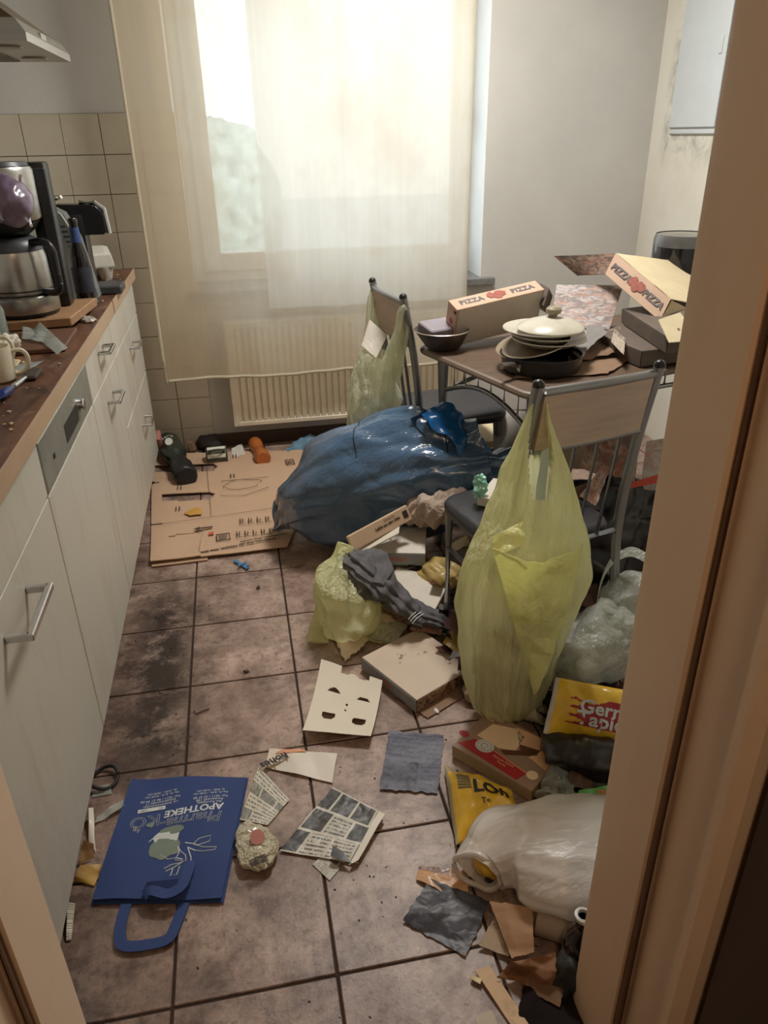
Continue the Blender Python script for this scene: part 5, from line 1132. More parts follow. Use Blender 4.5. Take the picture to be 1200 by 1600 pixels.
# dark rubbish at the back under the chair, a bulk nobody could count
def shards(bm, n, x0, x1, y0, y1, hz, seed, nm):
    r = random.Random(seed)
    for i in range(n):
        x, y, a, s = r.uniform(x0, x1), r.uniform(y0, y1), r.uniform(0, 6.28), r.uniform(.03, .075); w = s * r.uniform(.4, 1); z = hz * r.random() ** 1.5; tl_, t2 = r.uniform(-.6, .6), r.uniform(-.6, .6)
        G = []
        for jj in range(5):
            for ii in range(5):
                u, v = (ii / 4 - .5) * s, (jj / 4 - .5) * w; q = Vector((x + u * math.cos(a) - v * math.sin(a), y + u * math.sin(a) + v * math.cos(a), 0)); q.z = max(.001, z + .012 + u * tl_ + v * t2 + .014 * crump(q, i % 5 + 300, 16)); G.append(bm.verts.new(q))
        mm = r.randrange(nm)
        for jj in range(4):
            for ii in range(4):
                f = bm.faces.new((G[jj * 5 + ii], G[jj * 5 + ii + 1], G[jj * 5 + ii + 6], G[jj * 5 + ii + 5])); f.material_index = mm
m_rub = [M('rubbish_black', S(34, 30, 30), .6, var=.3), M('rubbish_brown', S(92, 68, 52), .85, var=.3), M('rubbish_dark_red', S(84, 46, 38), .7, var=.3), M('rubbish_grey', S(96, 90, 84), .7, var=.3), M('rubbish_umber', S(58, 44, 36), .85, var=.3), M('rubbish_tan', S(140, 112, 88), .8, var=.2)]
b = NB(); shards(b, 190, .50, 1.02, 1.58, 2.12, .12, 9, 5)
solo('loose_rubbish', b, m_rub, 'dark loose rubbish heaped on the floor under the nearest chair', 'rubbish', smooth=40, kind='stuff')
b = NB(); obox(b, F(855, 985, .02), Vector((.14, .03, .0)), Vector((-.02, .1, .03)), Vector((0, -.01, .012)), .002); solo('cardboard_scrap', b, M('card_rust', S(120, 78, 54), .8, var=.3), 'rust brown carton piece on the dark floor under the seat of the nearest chair', 'cardboard', smooth=None)
t = thing('green_bottle', 'dark green glass bottle lying under the seat of the nearest chair', 'bottle', F(880, 960)); a = F(872, 950, .045); 
b = NB(); lathe(b, a, [(0, 0), (.035, .002), (.036, .12), (.014, .18), (.013, .23), (0, .23)], 20, Vector((.6, .78, .0)), cap=False); part('glass', b, M('glass_green', S(22, 66, 40), .1, coat=.4), t)

# ================================================================ PAPERS ON THE FLOOR
m_cream = M('insert_cream', S(226, 216, 198), .75, var=.03, dirt=.12, dcol=S(170, 140, 104))
def hole(u, v):
    for cu, cv, up_ in ((.30, .62, 1), (.77, .60, 1), (.30, .30, -1), (.77, .27, -1)):
        du, dv = (u - cu) / .105, (v - cv) / .075
        if up_ > 0 and du * du + dv * dv < 1 and dv > .15: return True
        if up_ < 0 and du * du + dv * dv < 1 and dv < .55: return True
    for cu, cv in ((.535, .50), (.53, .41)):
        if (u - cu) ** 2 + (v - cv) ** 2 < .00035: return True
    return v > .90 + .05 * math.sin(u * 9) and .35 < u < .8 and v > .93 - .02 * math.sin(u * 20)
b = sheet_bm([F(474, 1153, .004), F(580, 1161, .006), F(598, 1074, .012), F(503, 1041, .012)], 60, 60, .002, 7, .002, 61, zmin=.004, hole=hole, lift=lambda u, v: .018 * (v - .5) ** 2 * 4 + .006)
solo('card_insert', b, m_cream, 'cream card insert with four half round cut-outs like a mask on the tiles', 'card', smooth=40)
t = thing('torn_page', 'white page with a folded printed corner lying before the cream card insert', 'paper', F(470, 1195))
b = sheet_bm([F(417, 1200, .004), F(519, 1223, .004), F(527, 1178, .012), F(440, 1172, .012)], 24, 16, .004, 9, .0008, 63, zmin=.002); part('page', b, M('page_white', S(224, 216, 202), .55, var=.03, coat=.1), t, smooth=60)
b = sheet_bm([F(414, 1200, .008), F(428, 1196, .010), F(476, 1172, .014), F(421, 1170, .014)], 10, 10, .002, 9, .0008, 64, zmin=.002); part('folded_strip', b, M('page_strip', S(220, 206, 188), .5, var=.1, scale=9), t, smooth=60)
text('lettering', 'hohes', .030, fr(F(428, 1188, .0185), F(414, 1194, .0185) - F(442, 1181, .0185), Vector((-.3, -1, 0))), m_dark, t, bold=.0008)
b = sheet_bm([F(430, 1178, .0155), F(480, 1174, .0155), F(470, 1171, .0155), F(440, 1171, .0155)], 6, 3, .001, 9, .0008, 65, zmin=.002); part('orange_print', b, M('print_orange', S(214, 150, 110), .5, var=.3, scale=20), t, smooth=None)
m_mag1 = M_print('magazine_dark', S(206, 200, 186), S(34, 34, 36), (3, 3), 34, S(96, 92, 88), dens=.12, rough=.4, dirt=.15)
m_mag2 = M_print('magazine_grid', S(200, 194, 180), S(40, 40, 44), (2, 4), 40, S(140, 120, 104), dens=.5, gloss=.3, dirt=.15)
t = thing('magazine_page', 'crumpled black and white magazine page with small photos in the middle of the floor', 'magazine', F(520, 1300))
b = sheet_bm([F(437, 1330, .004), F(560, 1350, .006), F(600, 1272, .010), F(520, 1230, .008)], 36, 36, .003, 8, .0008, 66, zmin=.002); part('page', b, m_mag1, t, smooth=60)
b = sheet_bm([F(488, 1350, .002), F(515, 1376, .002), F(545, 1340, .002), F(520, 1325, .002)], 10, 10, .001, 9, .0006, 67, zmin=.001); part('under_page', b, m_mag2, t, smooth=None)
b = sheet_bm([F(545, 1352, .014), F(560, 1344, .016), F(602, 1272, .018), F(592, 1268, .018)], 16, 4, .003, 10, .0006, 68, zmin=.002); part('white_margin', b, M('page_white', S(224, 216, 202), .55), t, smooth=None)
b = sheet_bm([F(516, 1338, .022), F(550, 1350, .014), F(535, 1330, .02), F(520, 1322, .026)], 8, 8, .002, 10, .0006, 69, zmin=.002); part('turned_corner', b, M('page_back_dark', S(58, 56, 54), .4), t, smooth=None)
b = sheet_bm([F(375, 1282, .003), F(418, 1290, .003), F(452, 1250, .004), F(404, 1200, .006)], 20, 24, .003, 10, .0012, 70, zmin=.002); solo('newspaper', b, M_print('newspaper_grey', S(208, 202, 184), S(60, 62, 62), (2, 4), 24, S(190, 186, 168), dens=.2, txt=.7, dirt=.1), 'folded grey newspaper partly under the blue tote bag', 'newspaper', smooth=60)
b = sheet_bm([F(593, 1234, .003), F(684, 1240, .003), F(694, 1150, .006), F(608, 1141, .006)], 44, 44, .005, 9, .0008, 71, zmin=.002, tear=.03); solo('dark_flyer', b, M_print('flyer_slate', S(92, 92, 108), S(48, 48, 60), (1, 2), 26, S(100, 100, 118), dens=.2, txt=.45, rough=.5, dirt=.1), 'crumpled slate grey flyer on the tiles left of the cake box', 'flyer', smooth=60)
b = sheet_bm([F(630, 1440, .003), F(728, 1495, .003), F(765, 1410, .008), F(672, 1374, .008)], 44, 44, .006, 8, .0008, 73, zmin=.002, tear=.03); solo('dark_wrapper', b, M_print('wrapper_charcoal', S(60, 60, 68), S(28, 28, 34), (1, 2), 30, S(52, 52, 62), dens=.3, txt=.3, rough=.42, dirt=.1), 'crumpled charcoal plastic wrapper in front of the white bag', 'wrapper', smooth=60)
b = sheet_bm([F(650, 1375, .003), F(728, 1412, .006), F(735, 1362, .010), F(655, 1352, .006)], 24, 24, .006, 13, .0008, 74, zmin=.002, tear=.04); solo('printed_wrapper', b, M_print('wrapper_orange', S(206, 156, 104), S(70, 76, 92), (1, 3), 20, S(200, 140, 84), dens=.55, txt=.3, gloss=.2, dirt=.2), 'orange and dark printed wrapper behind the charcoal wrapper', 'wrapper', smooth=60)
# foil tray wrapper beside the tote
t = thing('foil_wrapper', 'crushed oval clear and silver food wrapper right of the blue tote bag', 'wrapper', F(400, 1322))
b = NB(); c = F(400, 1322, .018); blob(b, c, (.042, .068, .020), .25, .009, 20, 76, 5, zmin=.003); part('wrapper', b, M('wrapper_cream_foil', S(206, 198, 172), .28, var=.2, scale=22, coat=.4, wr=.8, wsc=22), t, smooth=40)
b = NB(); f = fr(F(402, 1308, .042), Vector((1, .1, 0)), Vector((0, 1, .05))); disc(b, f, circ(.02, 16, sx=.8), .0006); part('red_print', b, M('print_dull_red', S(168, 96, 84), .5), t, smooth=None)
b = NB(); f = fr(F(404, 1345, .038), Vector((1, .3, 0)), Vector((-.3, 1, 0)));
for k in range(4): disc(b, f, [(-.018, -.008 + .005 * k), (.018, -.008 + .005 * k), (.018, -.005 + .005 * k), (-.018, -.005 + .005 * k)])
part('dark_print', b, m_dark, t, smooth=None)
# ---- blue tote bag
m_tote = M('tote_blue', S(46, 66, 118), .8, var=.07, scale=5, bump=.15, bscale=400)
m_cr = M('tote_print_white', S(204, 208, 206), .7); m_gr = M('tote_print_sage', S(116, 130, 118), .7)
tq = [F(145, 1409, .006), F(347, 1407, .006), F(386, 1216, .006), F(206, 1219, .006)]
t = thing('tote_bag', 'flat blue fabric tote bag with white pharmacy print lying on the tiles', 'bag', F(265, 1310))
def tl_(u, v): return .012 * math.sin(PI * min(1, max(0, u))) * math.sin(PI * min(1, v * 1.1)) + .004 + .004 * math.sin(u * 7 + v * 4)
b = sheet_bm(tq, 50, 50, .0012, 6, .002, 81, zmin=.004, lift=tl_); from mathutils.bvhtree import BVHTree
TOTE = BVHTree.FromBMesh(b)
part('front_panel', b, m_tote, t, smooth=60)
b = sheet_bm([p + Vector((.003 * (1 if i in (1, 2) else -1), -.004 if i < 2 else .001, -.004)) for i, p in enumerate(tq)], 20, 20, .0008, 6, .002, 82, zmin=.0012); part('back_panel', b, m_tote, t, smooth=60)
def inv(p):                       # point on the floor -> lift of the bag surface there
    x, y = p.x, p.y; v = (y - tq[0].y) / (tq[3].y - tq[0].y); a = tq[0].lerp(tq[3], v); c = tq[1].lerp(tq[2], v); u = (x - a.x) / (c.x - a.x)
    q = a.lerp(c, u); return .006 + tl_(u, v) + .0012 * (crump(q, 81, 6) + .4) + .002
def onbag(p):
    hit = TOTE.ray_cast(Vector((p.x, p.y, .5)), Vector((0, 0, -1)))[0]
    return Vector((p.x, p.y, (hit.z if hit else inv(p)) + .0006 + max(0, p.z - .05)))
def tfr(u, v): return fr(F(u, v, .015) * 1 + Vector((0, 0, .05 - .015)), (-1, .02, 0), (-.10, -1, 0))
def tt(s, u, v, size, m=m_cr, **kw): text('lettering', s, size, tfr(u, v), m, t, fn=onbag, lift=.0, **kw)
tt('Pharma-', 300, 1283, .041, outline=.0006, shear=.2); tt('KÖ', 227, 1284, .047, outline=.0006); tt("'s", 213, 1297, .026, outline=.0005)
tt('APOTHEKE', 304, 1267, .0265, bold=.0007, shear=.1)
b = NB(); f = tfr(237, 1265); disc(b, f, [(-.031, -.0055), (.031, -.0055), (.031, .0055), (-.031, .0055)], .0002)
for v in b.verts: v.co = onbag(v.co)
part('white_band', b, m_cr, t, smooth=None); 
text('lettering', 'DÜSSELDORF', .0085, tfr(237, 1265), m_tote, t, fn=lambda p: onbag(p) + Vector((0, 0, .0008)), lift=0)
for k, s in enumerate(('Am Kirchplatz', 'Fürstenwall 158', 'Tel.: 0211 / 37 37 85', 'Mo.-Fr. 8.00 - 19.00 Uhr', 'Sa. 8.00 - 14.00 Uhr')): tt(s, 328 + 1.5 * (k > 1), (1256, 1251.5, 1246.5, 1240, 1235.5)[k], .0095 if k < 3 else .008)
for k, s in enumerate(('i.d. Schadowarkaden', 'Schadowstraße 11', 'Tel.: 0211 / 86 21 99-00', 'Mo.-Fr. 8.15 - 20.00 Uhr', 'Sa. 10.00 - 18.00 Uhr')): tt(s, 251 + 2 * (k > 2), (1257, 1252.5, 1248, 1241, 1236.5)[k], .0095 if k < 3 else .008)
def patch(nm, m, u, v, pts, lift=.0): 
    b = NB(); disc(b, tfr(u, v), pts, .0003)
    for q in b.verts: q.co = onbag(q.co) + Vector((0, 0, lift))
    part(nm, b, m, t, smooth=None)
patch('sage_shape', m_gr, 258, 1326, circ(.030, 28, sx=1.15, wob=.35, seed=3)); patch('white_shape', m_cr, 262, 1310, circ(.020, 24, sx=1.5, wob=.3, seed=5), .0003); patch('sage_shape', m_gr, 270, 1300, circ(.011, 20, sx=2.6, wob=.2, seed=8), .0006); patch('sage_shape', m_gr, 236, 1290, circ(.008, 16, wob=.4, seed=9), .0003)
b = NB()
def ln(pts): 
    f = tfr(0, 0); tube(b, [onbag(F(u, v, .015) + Vector((0, 0, .035))) for u, v in pts], .0011, 4)
ln([(233, 1318), (240, 1312), (247, 1308)]); ln([(290, 1320), (303, 1322), (312, 1314), (330, 1309), (328, 1318), (310, 1324), (303, 1322)]); ln([(294, 1327), (306, 1332), (318, 1333), (337, 1330), (339, 1326), (318, 1327), (303, 1323)])
ln([(294, 1327), (299, 1342), (298, 1352), (294, 1360)]); ln([(279, 1325), (282, 1332), (290, 1338), (291, 1346), (280, 1350), (268, 1352), (257, 1358), (259, 1362), (272, 1356), (286, 1348)]); ln([(270, 1358), (266, 1369), (276, 1366), (281, 1354)]); ln([(286, 1344), (276, 1342), (274, 1345), (286, 1346)])
ln([(247, 1322), (244, 1330), (252, 1338), (262, 1344), (275, 1342), (280, 1335), (278, 1326)]); ln([(252, 1328), (258, 1323), (264, 1328), (260, 1333), (254, 1330)])
part('line_drawing', b, m_cr, t)
b = NB(); ribbon(b, [F(198, 1412, .004), F(190, 1440, .006), F(188, 1468, .007), F(197, 1479, .007), F(230, 1477, .007), F(262, 1468, .007), F(274, 1448, .006), F(288, 1412, .004)], .022, .0025, 40); part('carry_handle', b, m_tote, t, smooth=60)
b = NB(); ribbon(b, [F(226, 1400, .027), F(236, 1392, .034), F(262, 1397, .032), F(284, 1385, .034), F(294, 1362, .034), F(299, 1346, .03)], .022, .0025, 40); part('carry_handle', b, m_tote, t, smooth=60)
b = sheet_bm([F(222, 1395, .026), F(282, 1391, .026), F(278, 1374, .027), F(230, 1378, .027)], 10, 6, .001, 9, .001, 83, zmin=None); part('opening_dark_fold', b, M('tote_inside', S(24, 38, 84), .9), t, smooth=None)  # darker blue strip across the bag opening
# ---- bits along the cupboards
t = thing('hair_band', 'dark elastic hair band lying by the cupboard foot', 'hair band', F(162, 1215)); c = F(162, 1215, .01)
b = NB(); tube(b, [c + Vector((.033 * math.cos(a), .036 * math.sin(a), .005 * math.sin(a * 2))) for a in [2 * PI * k / 36 for k in range(37)]], .0045, 8, cap=False); part('band', b, M('elastic_dark', S(44, 40, 42), .7), t)
b = sheet_bm([F(143, 1246, .003), F(175, 1240, .003), F(172, 1226, .006), F(148, 1232, .006)], 14, 14, .006, 24, .0006, 84, zmin=.002); solo('plastic_wrapper', b, m_clear, 'small piece of clear film below the hair band', 'plastic wrap', smooth=180)
b = sheet_bm([F(148, 1288, .003), F(152, 1276, .003), F(192, 1250, .006), F(196, 1262, .006)], 24, 10, .006, 24, .0008, 85, zmin=.002); solo('clear_strip', b, M('clear_strip_white', S(196, 196, 188), .2, var=.1, tp=.35, coat=.3), 'crinkled clear plastic strip left of the blue tote bag', 'plastic wrap', smooth=60)
b = sheet_bm([F(140, 1318, .004), F(150, 1330, .004), F(146, 1262, .02), F(138, 1262, .03)], 8, 16, .003, 12, .001, 86, zmin=.002); solo('paper_strip', b, M('page_white', S(224, 216, 202), .55), 'upright white paper strip against the cupboard foot', 'paper', smooth=60)
b = sheet_bm([F(121, 1352, .004), F(146, 1340, .004), F(146, 1318, .03), F(130, 1312, .04)], 12, 12, .006, 14, .001, 87, zmin=.002); solo('carton_scrap', b, M('scrap_kraft', S(176, 144, 100), .8, var=.1), 'kraft carton scrap left of the blue tote bag', 'cardboard', smooth=60)
b = sheet_bm([F(118, 1376, .003), F(148, 1384, .003), F(160, 1350, .012), F(128, 1352, .02)], 16, 16, .008, 16, .001, 88, zmin=.002); solo('yellow_wrapper', b, M('wrapper_mustard', S(190, 154, 84), .45, var=.15), 'mustard yellow wrapper at the lower left corner of the tote bag', 'wrapper', smooth=60)
b = sheet_bm([F(104, 1470, .002), F(112, 1468, .002), F(118, 1412, .006), F(106, 1410, .03)], 8, 12, .003, 12, .001, 89, zmin=.0015); solo('receipt', b, M_print('receipt_paper', S(214, 206, 186), S(70, 66, 60), (1, 4), 30, dens=.8), 'white printed slip by the cupboard foot near the doorway', 'paper', smooth=60)
# crumbs on the floor
b = NB(); r = random.Random(12)
for i in range(260):
    if i % 3 == 0: x, y = r.uniform(-.42, -.2), r.uniform(1.0, 2.4)
    elif i % 3 == 1: x, y = r.uniform(.0, .45), r.uniform(.8, 1.5)
    else: x, y = r.uniform(-.4, .5), r.uniform(.75, 2.4)
    s = r.uniform(.0006, .0024); box(b, (x, y, 0), (x + s * r.uniform(.7, 2.5), y + s, s * .8), R=Matrix.Rotation(r.uniform(0, 3), 3, 'Z'), c0=(x, y, 0))
solo('floor_crumbs', b, M('crumbs_dark', S(60, 42, 32), .9, var=.5), 'dark crumbs strewn over the tiles', 'crumbs', smooth=None, kind='stuff')
for k, (u, v, lab) in enumerate(((385, 1049, 'dry brown leaf bit on the tiles before the yellow bag'), (403, 918, 'dry brown leaf bit on the tiles below the blue clip'), (683, 1111, 'tiny pale bead beside the floor pizza box'))):
    b = NB(); blob(b, F(u, v, .004), (.009, .006, .004), k, .003, 60, 90 + k, 3, zmin=.0005); solo(('leaf_bit', 'leaf_bit', 'pale_bead')[k], b, M('leaf_dry', S(70, 48, 36), .8) if k < 2 else m_pvc, lab, 'scrap', smooth=60)
t = thing('twig', 'bent thin twig on the tiles left of the cream card insert', 'twig', F(315, 1112)); b = NB(); tube(b, [F(303, 1110, .004), F(307, 1115, .003), F(327, 1107, .004)], .0018, 6); part('stem', b, M('twig_brown', S(76, 56, 42), .8), t)

# ================================================================ THE PILE BY THE RIGHT JAMB
o, p = F(706, 1182, .004), F(829, 1253, .004); yv = F(752, 1110, .04) - F(706, 1172, .04)
o, x, y, z, w, d = ortho(o, p, o + yv); h = .036
t = thing('cake_box', 'brown cake carton with cake slices and a red band on its lid', 'box', o, mat3=Matrix((x, y, z)).transposed())
m_cak = M('cake_box_brown', S(150, 122, 104), .5, var=.12, scale=6, coat=.2); m_cakd = M('cake_box_side', S(170, 146, 108), .6, var=.08)
def CP(bm, m, nm, par=None): return part(nm, bm, m, par or t, world=False, smooth=None)
b = NB(); box(b, (0, 0, 0), (w, d, h - .002), .001); CP(b, m_cakd, 'carton'); b = NB(); box(b, (0, 0, h - .0018), (w, d, h), .0004); CP(b, m_cak, 'lid_print')
def dp(nm, m, pts, k=0): b = NB(); disc(b, Matrix.Translation((0, 0, h + .0003 * k)), [(u * w, v * d) for u, v in pts], .0003); CP(b, m, nm)
m_peach = M('cake_peach', S(222, 176, 138), .5, var=.12, scale=20); m_cream2 = M('cake_cream', S(230, 202, 164), .5, var=.06); m_choc = M('cake_chocolate', S(92, 54, 40), .5, var=.2); m_redb = M('band_red', S(164, 36, 40), .45, var=.05)
dp('cake_slice', m_cream2, [(.12, .42), (.16, .78), (.42, .92), (.55, .84), (.58, .52), (.42, .40)]); dp('cake_slice', m_peach, [(.40, .95), (.70, .98), (.78, .74), (.56, .66)]); dp('cake_filling', m_choc, [(.56, .66), (.78, .74), (.80, .62), (.66, .48), (.52, .34), (.44, .38), (.62, .56)], 1); dp('cake_slice', m_peach, [(.74, .52), (.86, .94), (.98, .86), (.98, .44)], 1); dp('cake_slice', m_peach, [(.02, .80), (.05, .97), (.14, .95), (.15, .82)])
dp('red_band', m_redb, [(.02, .10), (.14, .34), (.84, .22), (.80, .03)], 1); dp('band_edge', M('edge_pink', S(206, 130, 110), .5), [(.14, .34), (.14, .36), (.86, .24), (.84, .22)], 1)
b = NB(); disc(b, Matrix.Translation((w * .28, d * .30, h + .0007)), circ(.021, 24, sx=1.15), .0003); sp = CP(b, m_cr, 'oval_emblem'); b = NB(); line3(b, Matrix.Translation((w * .28, d * .30, h + .0011)), circ(.016, 20, sx=1.15) + circ(.016, 1, sx=1.15), .0005); line3(b, Matrix.Translation((w * .28, d * .30, h + .0011)), circ(.008, 7, sx=1.15, wob=.5), .0008); CP(b, m_redb, 'emblem_lines', sp)
text('lettering', 'Feinste Sahne\nTorte', .0105, Matrix.Translation((w * .56, d * .185, h + .0007)), m_peach, t, world=False, lift=.0006)
b = NB(); disc(b, Matrix.Translation((w * .90, d * .25, h + .0003)), circ(.014, 18), .0006); CP(b, m_cream2, 'round_biscuit')
b = NB(); disc(b, Matrix.Translation((-.001, d * .32, h + .0003)), circ(.01, 14, sx=1.4), .0006); CP(b, m_redb, 'red_seal')
# yellow bag with lettering
t = thing('snack_bag', 'shiny yellow snack bag with black hand lettering before the cake box', 'packet', F(745, 1260))
a0, a1 = F(702, 1205, .02), F(800, 1290, .03)
quad = [F(712, 1325, .01), F(815, 1290, .01), F(800, 1236, .03), F(694, 1196, .02)]
def puff(u, v): return .045 * (max(0, math.sin(PI * u)) ** .6) * (max(0, math.sin(PI * v)) ** .6)
m_snack = M('snack_yellow', S(228, 182, 50), .25, var=.15, scale=9, coat=.5)
b = sheet_bm(quad, 46, 46, .010, 11, .001, 95, zmin=.002, lift=puff, mi=lambda u, v: 1 if (v > .92 or u < .05) else 0); part('bag_film', b, [m_snack, M('snack_seal_silver', S(196, 180, 140), .3, var=.1, tl=.2)], t, smooth=70)
def snk(u, v):
    q = quad; n_ = (q[1] - q[0]).cross(q[3] - q[0]).normalized(); p = q[0].lerp(q[1], u).lerp(q[3].lerp(q[2], u), v); hh = .010 * (crump(p, 95, 11) + .4) + puff(u, v); return p + n_ * (hh + .0025)
def snmap(cu, cv, ang, sc):
    ca, sa = math.cos(ang), math.sin(ang)
    return lambda p: snk(cu + (p.x * ca - p.y * sa) * sc / .16, cv + (p.x * sa + p.y * ca) * sc / .16) + Vector((0, 0, p.z))
m_blkp = M('print_black', S(22, 20, 20), .5)
text('lettering', 'LOh', .047, Matrix.Identity(4), m_blkp, t, fn=snmap(.62, .60, -.05, 1), bold=.0018)
text('lettering', 'Te', .02, Matrix.Identity(4), m_blkp, t, fn=snmap(.50, .36, -.05, 1))
b = NB()
for k in range(6):
    for j in range(8): 
        v0 = .60 + .04 * k; u0 = .14 + .024 * j; q = [b.verts.new(snk(u0 + du, v0 + dv)) for du, dv in ((0, 0), (.024, 0), (.024, .022), (0, .022))]; b.faces.new(q)
part('barcode', b, M('barcode_grey', S(84, 84, 84), .5), t, smooth=None)
# white carrier bag
m_whb = M('bag_white_film', S(240, 234, 228), .3, var=.05, scale=8, coat=.15, tl=.35, tp=.06, dirt=.25, dcol=S(214, 160, 150), dscale=3, wr=.3, wsc=6, wst=(.6, 1.6, 1))
t = thing('white_bag', 'large white carrier bag lying on its side by the door jamb, mouth to the left', 'bag', F(830, 1360))
P = [(.365, .985, .052, .05, .046), (.385, 1.0, .056, .066, .054), (.44, 1.01, .068, .105, .068), (.53, .98, .072, .135, .072), (.64, .965, .074, .135, .072), (.75, .97, .07, .11, .064), (.82, .98, .05, .05, .04)]
b = NB(); loft_axis(b, P, 90, 100, .013, 7, 97, fold=.005, nf=11, zmin=.004, cap=False); part('bag_film', b, m_whb, t, smooth=75)
b = NB(); rr_ = [Vector((.365 - .040 * math.cos(a), .985 + .030 * math.cos(a), .054 + .046 * math.sin(a))) for a in [2 * PI * k / 40 for k in range(41)]]; tube(b, [p + Vector((.004, .004, .003)) * noise.noise(p * 30) for p in rr_], .006, 8, cap=False); part('rolled_mouth', b, m_whb, t)
b = NB(); blob(b, (.402, 1.005, .055), (.035, .042, .038), 0, .008, 20, 98, 4); pkk = solo('yellow_pack', b, m_snack, 'yellow packet showing inside the mouth of the white carrier bag', 'packet', smooth=60)
b = NB(); blob(b, (.392, .985, .045), (.014, .012, .03), .3, .005, 25, 99, 3); solo('dark_scrap', b, m_blk, 'dark piece beside the yellow packet in the mouth of the white bag', 'scrap', smooth=60)
# yellow chips bag with red flash
t = thing('crisp_bag', 'yellow crisp bag with red flash and white lettering beside the door jamb', 'packet', F(905, 1120, .04))
quad = [FY(848, 1145, 1.29), FY(1000, 1180, 1.20), FY(1015, 1085, 1.27), FY(868, 1058, 1.36)]
puff2 = lambda u, v: .035 * (max(0, math.sin(PI * u)) ** .6) * (max(0, math.sin(PI * v)) ** .6)
b = sheet_bm(quad, 46, 40, .010, 10, .0012, 101, zmin=.01, lift=puff2, mi=lambda u, v: 1 if u < .05 or u > .9 and v > .7 else 0); part('bag_film', b, [m_snack, m_whb], t, smooth=70)
nq = (quad[1] - quad[0]).cross(quad[3] - quad[0]).normalized(); nq = nq if nq.z > 0 else -nq
def crs(u, v, off=.003): p = quad[0].lerp(quad[1], u).lerp(quad[3].lerp(quad[2], u), v); return p + nq * (.010 * (crump(p, 101, 10) + .4) + puff2(u, v) + off)
b = NB(); NX, NYY = 30, 12
def inred(u, v): 
    l = .40 + .0 * v; return (u > .34 or (u > .16 + .18 * abs(math.sin(v * 22)) )) and .28 < v < .72 + .06 * math.sin(u * 12)
for i in range(60):
    for j in range(24):
        u0, v0 = .18 + .72 * i / 60, .26 + .5 * j / 24
        if inred(u0 + .006, v0 + .01): b.faces.new([b.verts.new(crs(*uv)) for uv in ((u0, v0), (u0 + .012, v0), (u0 + .012, v0 + .0208), (u0, v0 + .0208))])
bmesh.ops.remove_doubles(b, verts=b.verts, dist=.0002); part('red_flash', b, m_redb, t, smooth=60)
def crm(cu, cv, su=.19, sv=.13): return lambda p: crs(cu + p.x / su, cv + p.y / sv, .0045) + Vector((0, 0, p.z))
text('lettering', 'Gerry', .040, Matrix.Identity(4), m_cr, t, fn=crm(.54, .60), bold=.001); text('lettering', 'Tapica', .042, Matrix.Identity(4), m_cr, t, fn=crm(.56, .40), bold=.001)
# clear bags
m_clr = M('bag_clear_film', S(218, 220, 210), .16, var=.06, scale=8, tl=.22, tp=.5, coat=.3, wr=.6, wsc=10)
t = thing('clear_bag', 'crumpled clear plastic bag full of air on top of the yellow crisp bag', 'bag', F(930, 1030, .1))
b = NB(); blob(b, F(925, 1015, .19), (.125, .10, .095), .3, .030, 9, 103, 5, zmin=.07, sq=.9); part('bag_film', b, m_clr, t, smooth=60)
b = NB(); blob(b, F(960, 975, .25), (.06, .06, .05), .3, .02, 14, 104, 4); part('gathered_top', b, m_clr, t, smooth=60)
b = NB(); blob(b, F(925, 1025, .16), (.085, .065, .055), .3, .02, 14, 105, 4); part('paper_inside', b, M('paper_greywhite', S(196, 190, 176), .8, var=.12), t, smooth=60)
t = thing('clear_carrier', 'thin clear carrier bag with a looped handle behind the air filled clear bag', 'bag', F(985, 960, .12))
b = NB(); blob(b, F(990, 950, .22), (.10, .08, .10), .2, .025, 10, 106, 5, zmin=.06); part('bag_film', b, m_clr, t, smooth=60)
b = NB(); ribbon(b, [F(930, 965, .26), F(938, 915, .31), F(955, 878, .35), F(985, 862, .36), F(1010, 872, .35)], .03, .001, 30, side=(.4, .7, .6)); part('carry_handle', b, m_clr, t, smooth=60)
b = NB(); ribbon(b, [F(960, 970, .25), F(985, 925, .29), F(1010, 890, .32)], .035, .001, 20, side=(.6, .7, .5)); part('carry_handle', b, m_clr, t, smooth=60)
# assorted
b = NB(); obox(b, F(937, 1155, .09), F(978, 1165, .085) - F(937, 1155, .09), Vector((.02, .07, 0)), Vector((0, -.012, .035)), .002); bx_ = thing('blue_carton', 'small light blue carton with white print under the yellow crisp bag', 'carton', F(955, 1160, .05)); part('carton', b, M('carton_light_blue', S(124, 160, 190), .5, var=.06), bx_, smooth=None)
f = fr(F(957, 1147, .108) + Vector((0, -.003, 0)), F(978, 1165, .085) - F(937, 1155, .09), Vector((0, -.012, .035))); text('lettering', 'mini', .016, f, m_pvc, bx_, lift=.004, bold=.0005)
b = NB(); loft_axis(b, [tuple(F(850, 1165, .055)) + (.02, .02), tuple(F(862, 1165, .06)) + (.05, .045), tuple(F(900, 1178, .06)) + (.06, .05), tuple(F(950, 1190, .06)) + (.07, .05), tuple(F(1000, 1195, .05)) + (.04, .04)], 50, 44, .014, 14, 107, zmin=.003); solo('black_tray', b, M('film_black_brown', S(40, 30, 28), .3, var=.3, coat=.3), 'crushed black plastic tray below the yellow crisp bag', 'tray', smooth=50)
b = NB(); blob(b, F(868, 1240, .03), (.042, .036, .03), .3, .016, 34, 108, 5, zmin=.003); solo('crumpled_foil', b, M('foil_grey_film', S(150, 152, 140), .25, var=.3, scale=30, coat=.3, tp=.15), 'ball of crumpled grey clear film behind the white carrier bag', 'plastic wrap', smooth=30)
psheet('clear_scrap', [(845, 1225), (890, 1235), (905, 1195), (865, 1190)], [.03, .03, .05, .05], m_clr, 'smooth grey plastic piece behind the crumpled ball of film', 'plastic wrap', .006, seed=109)
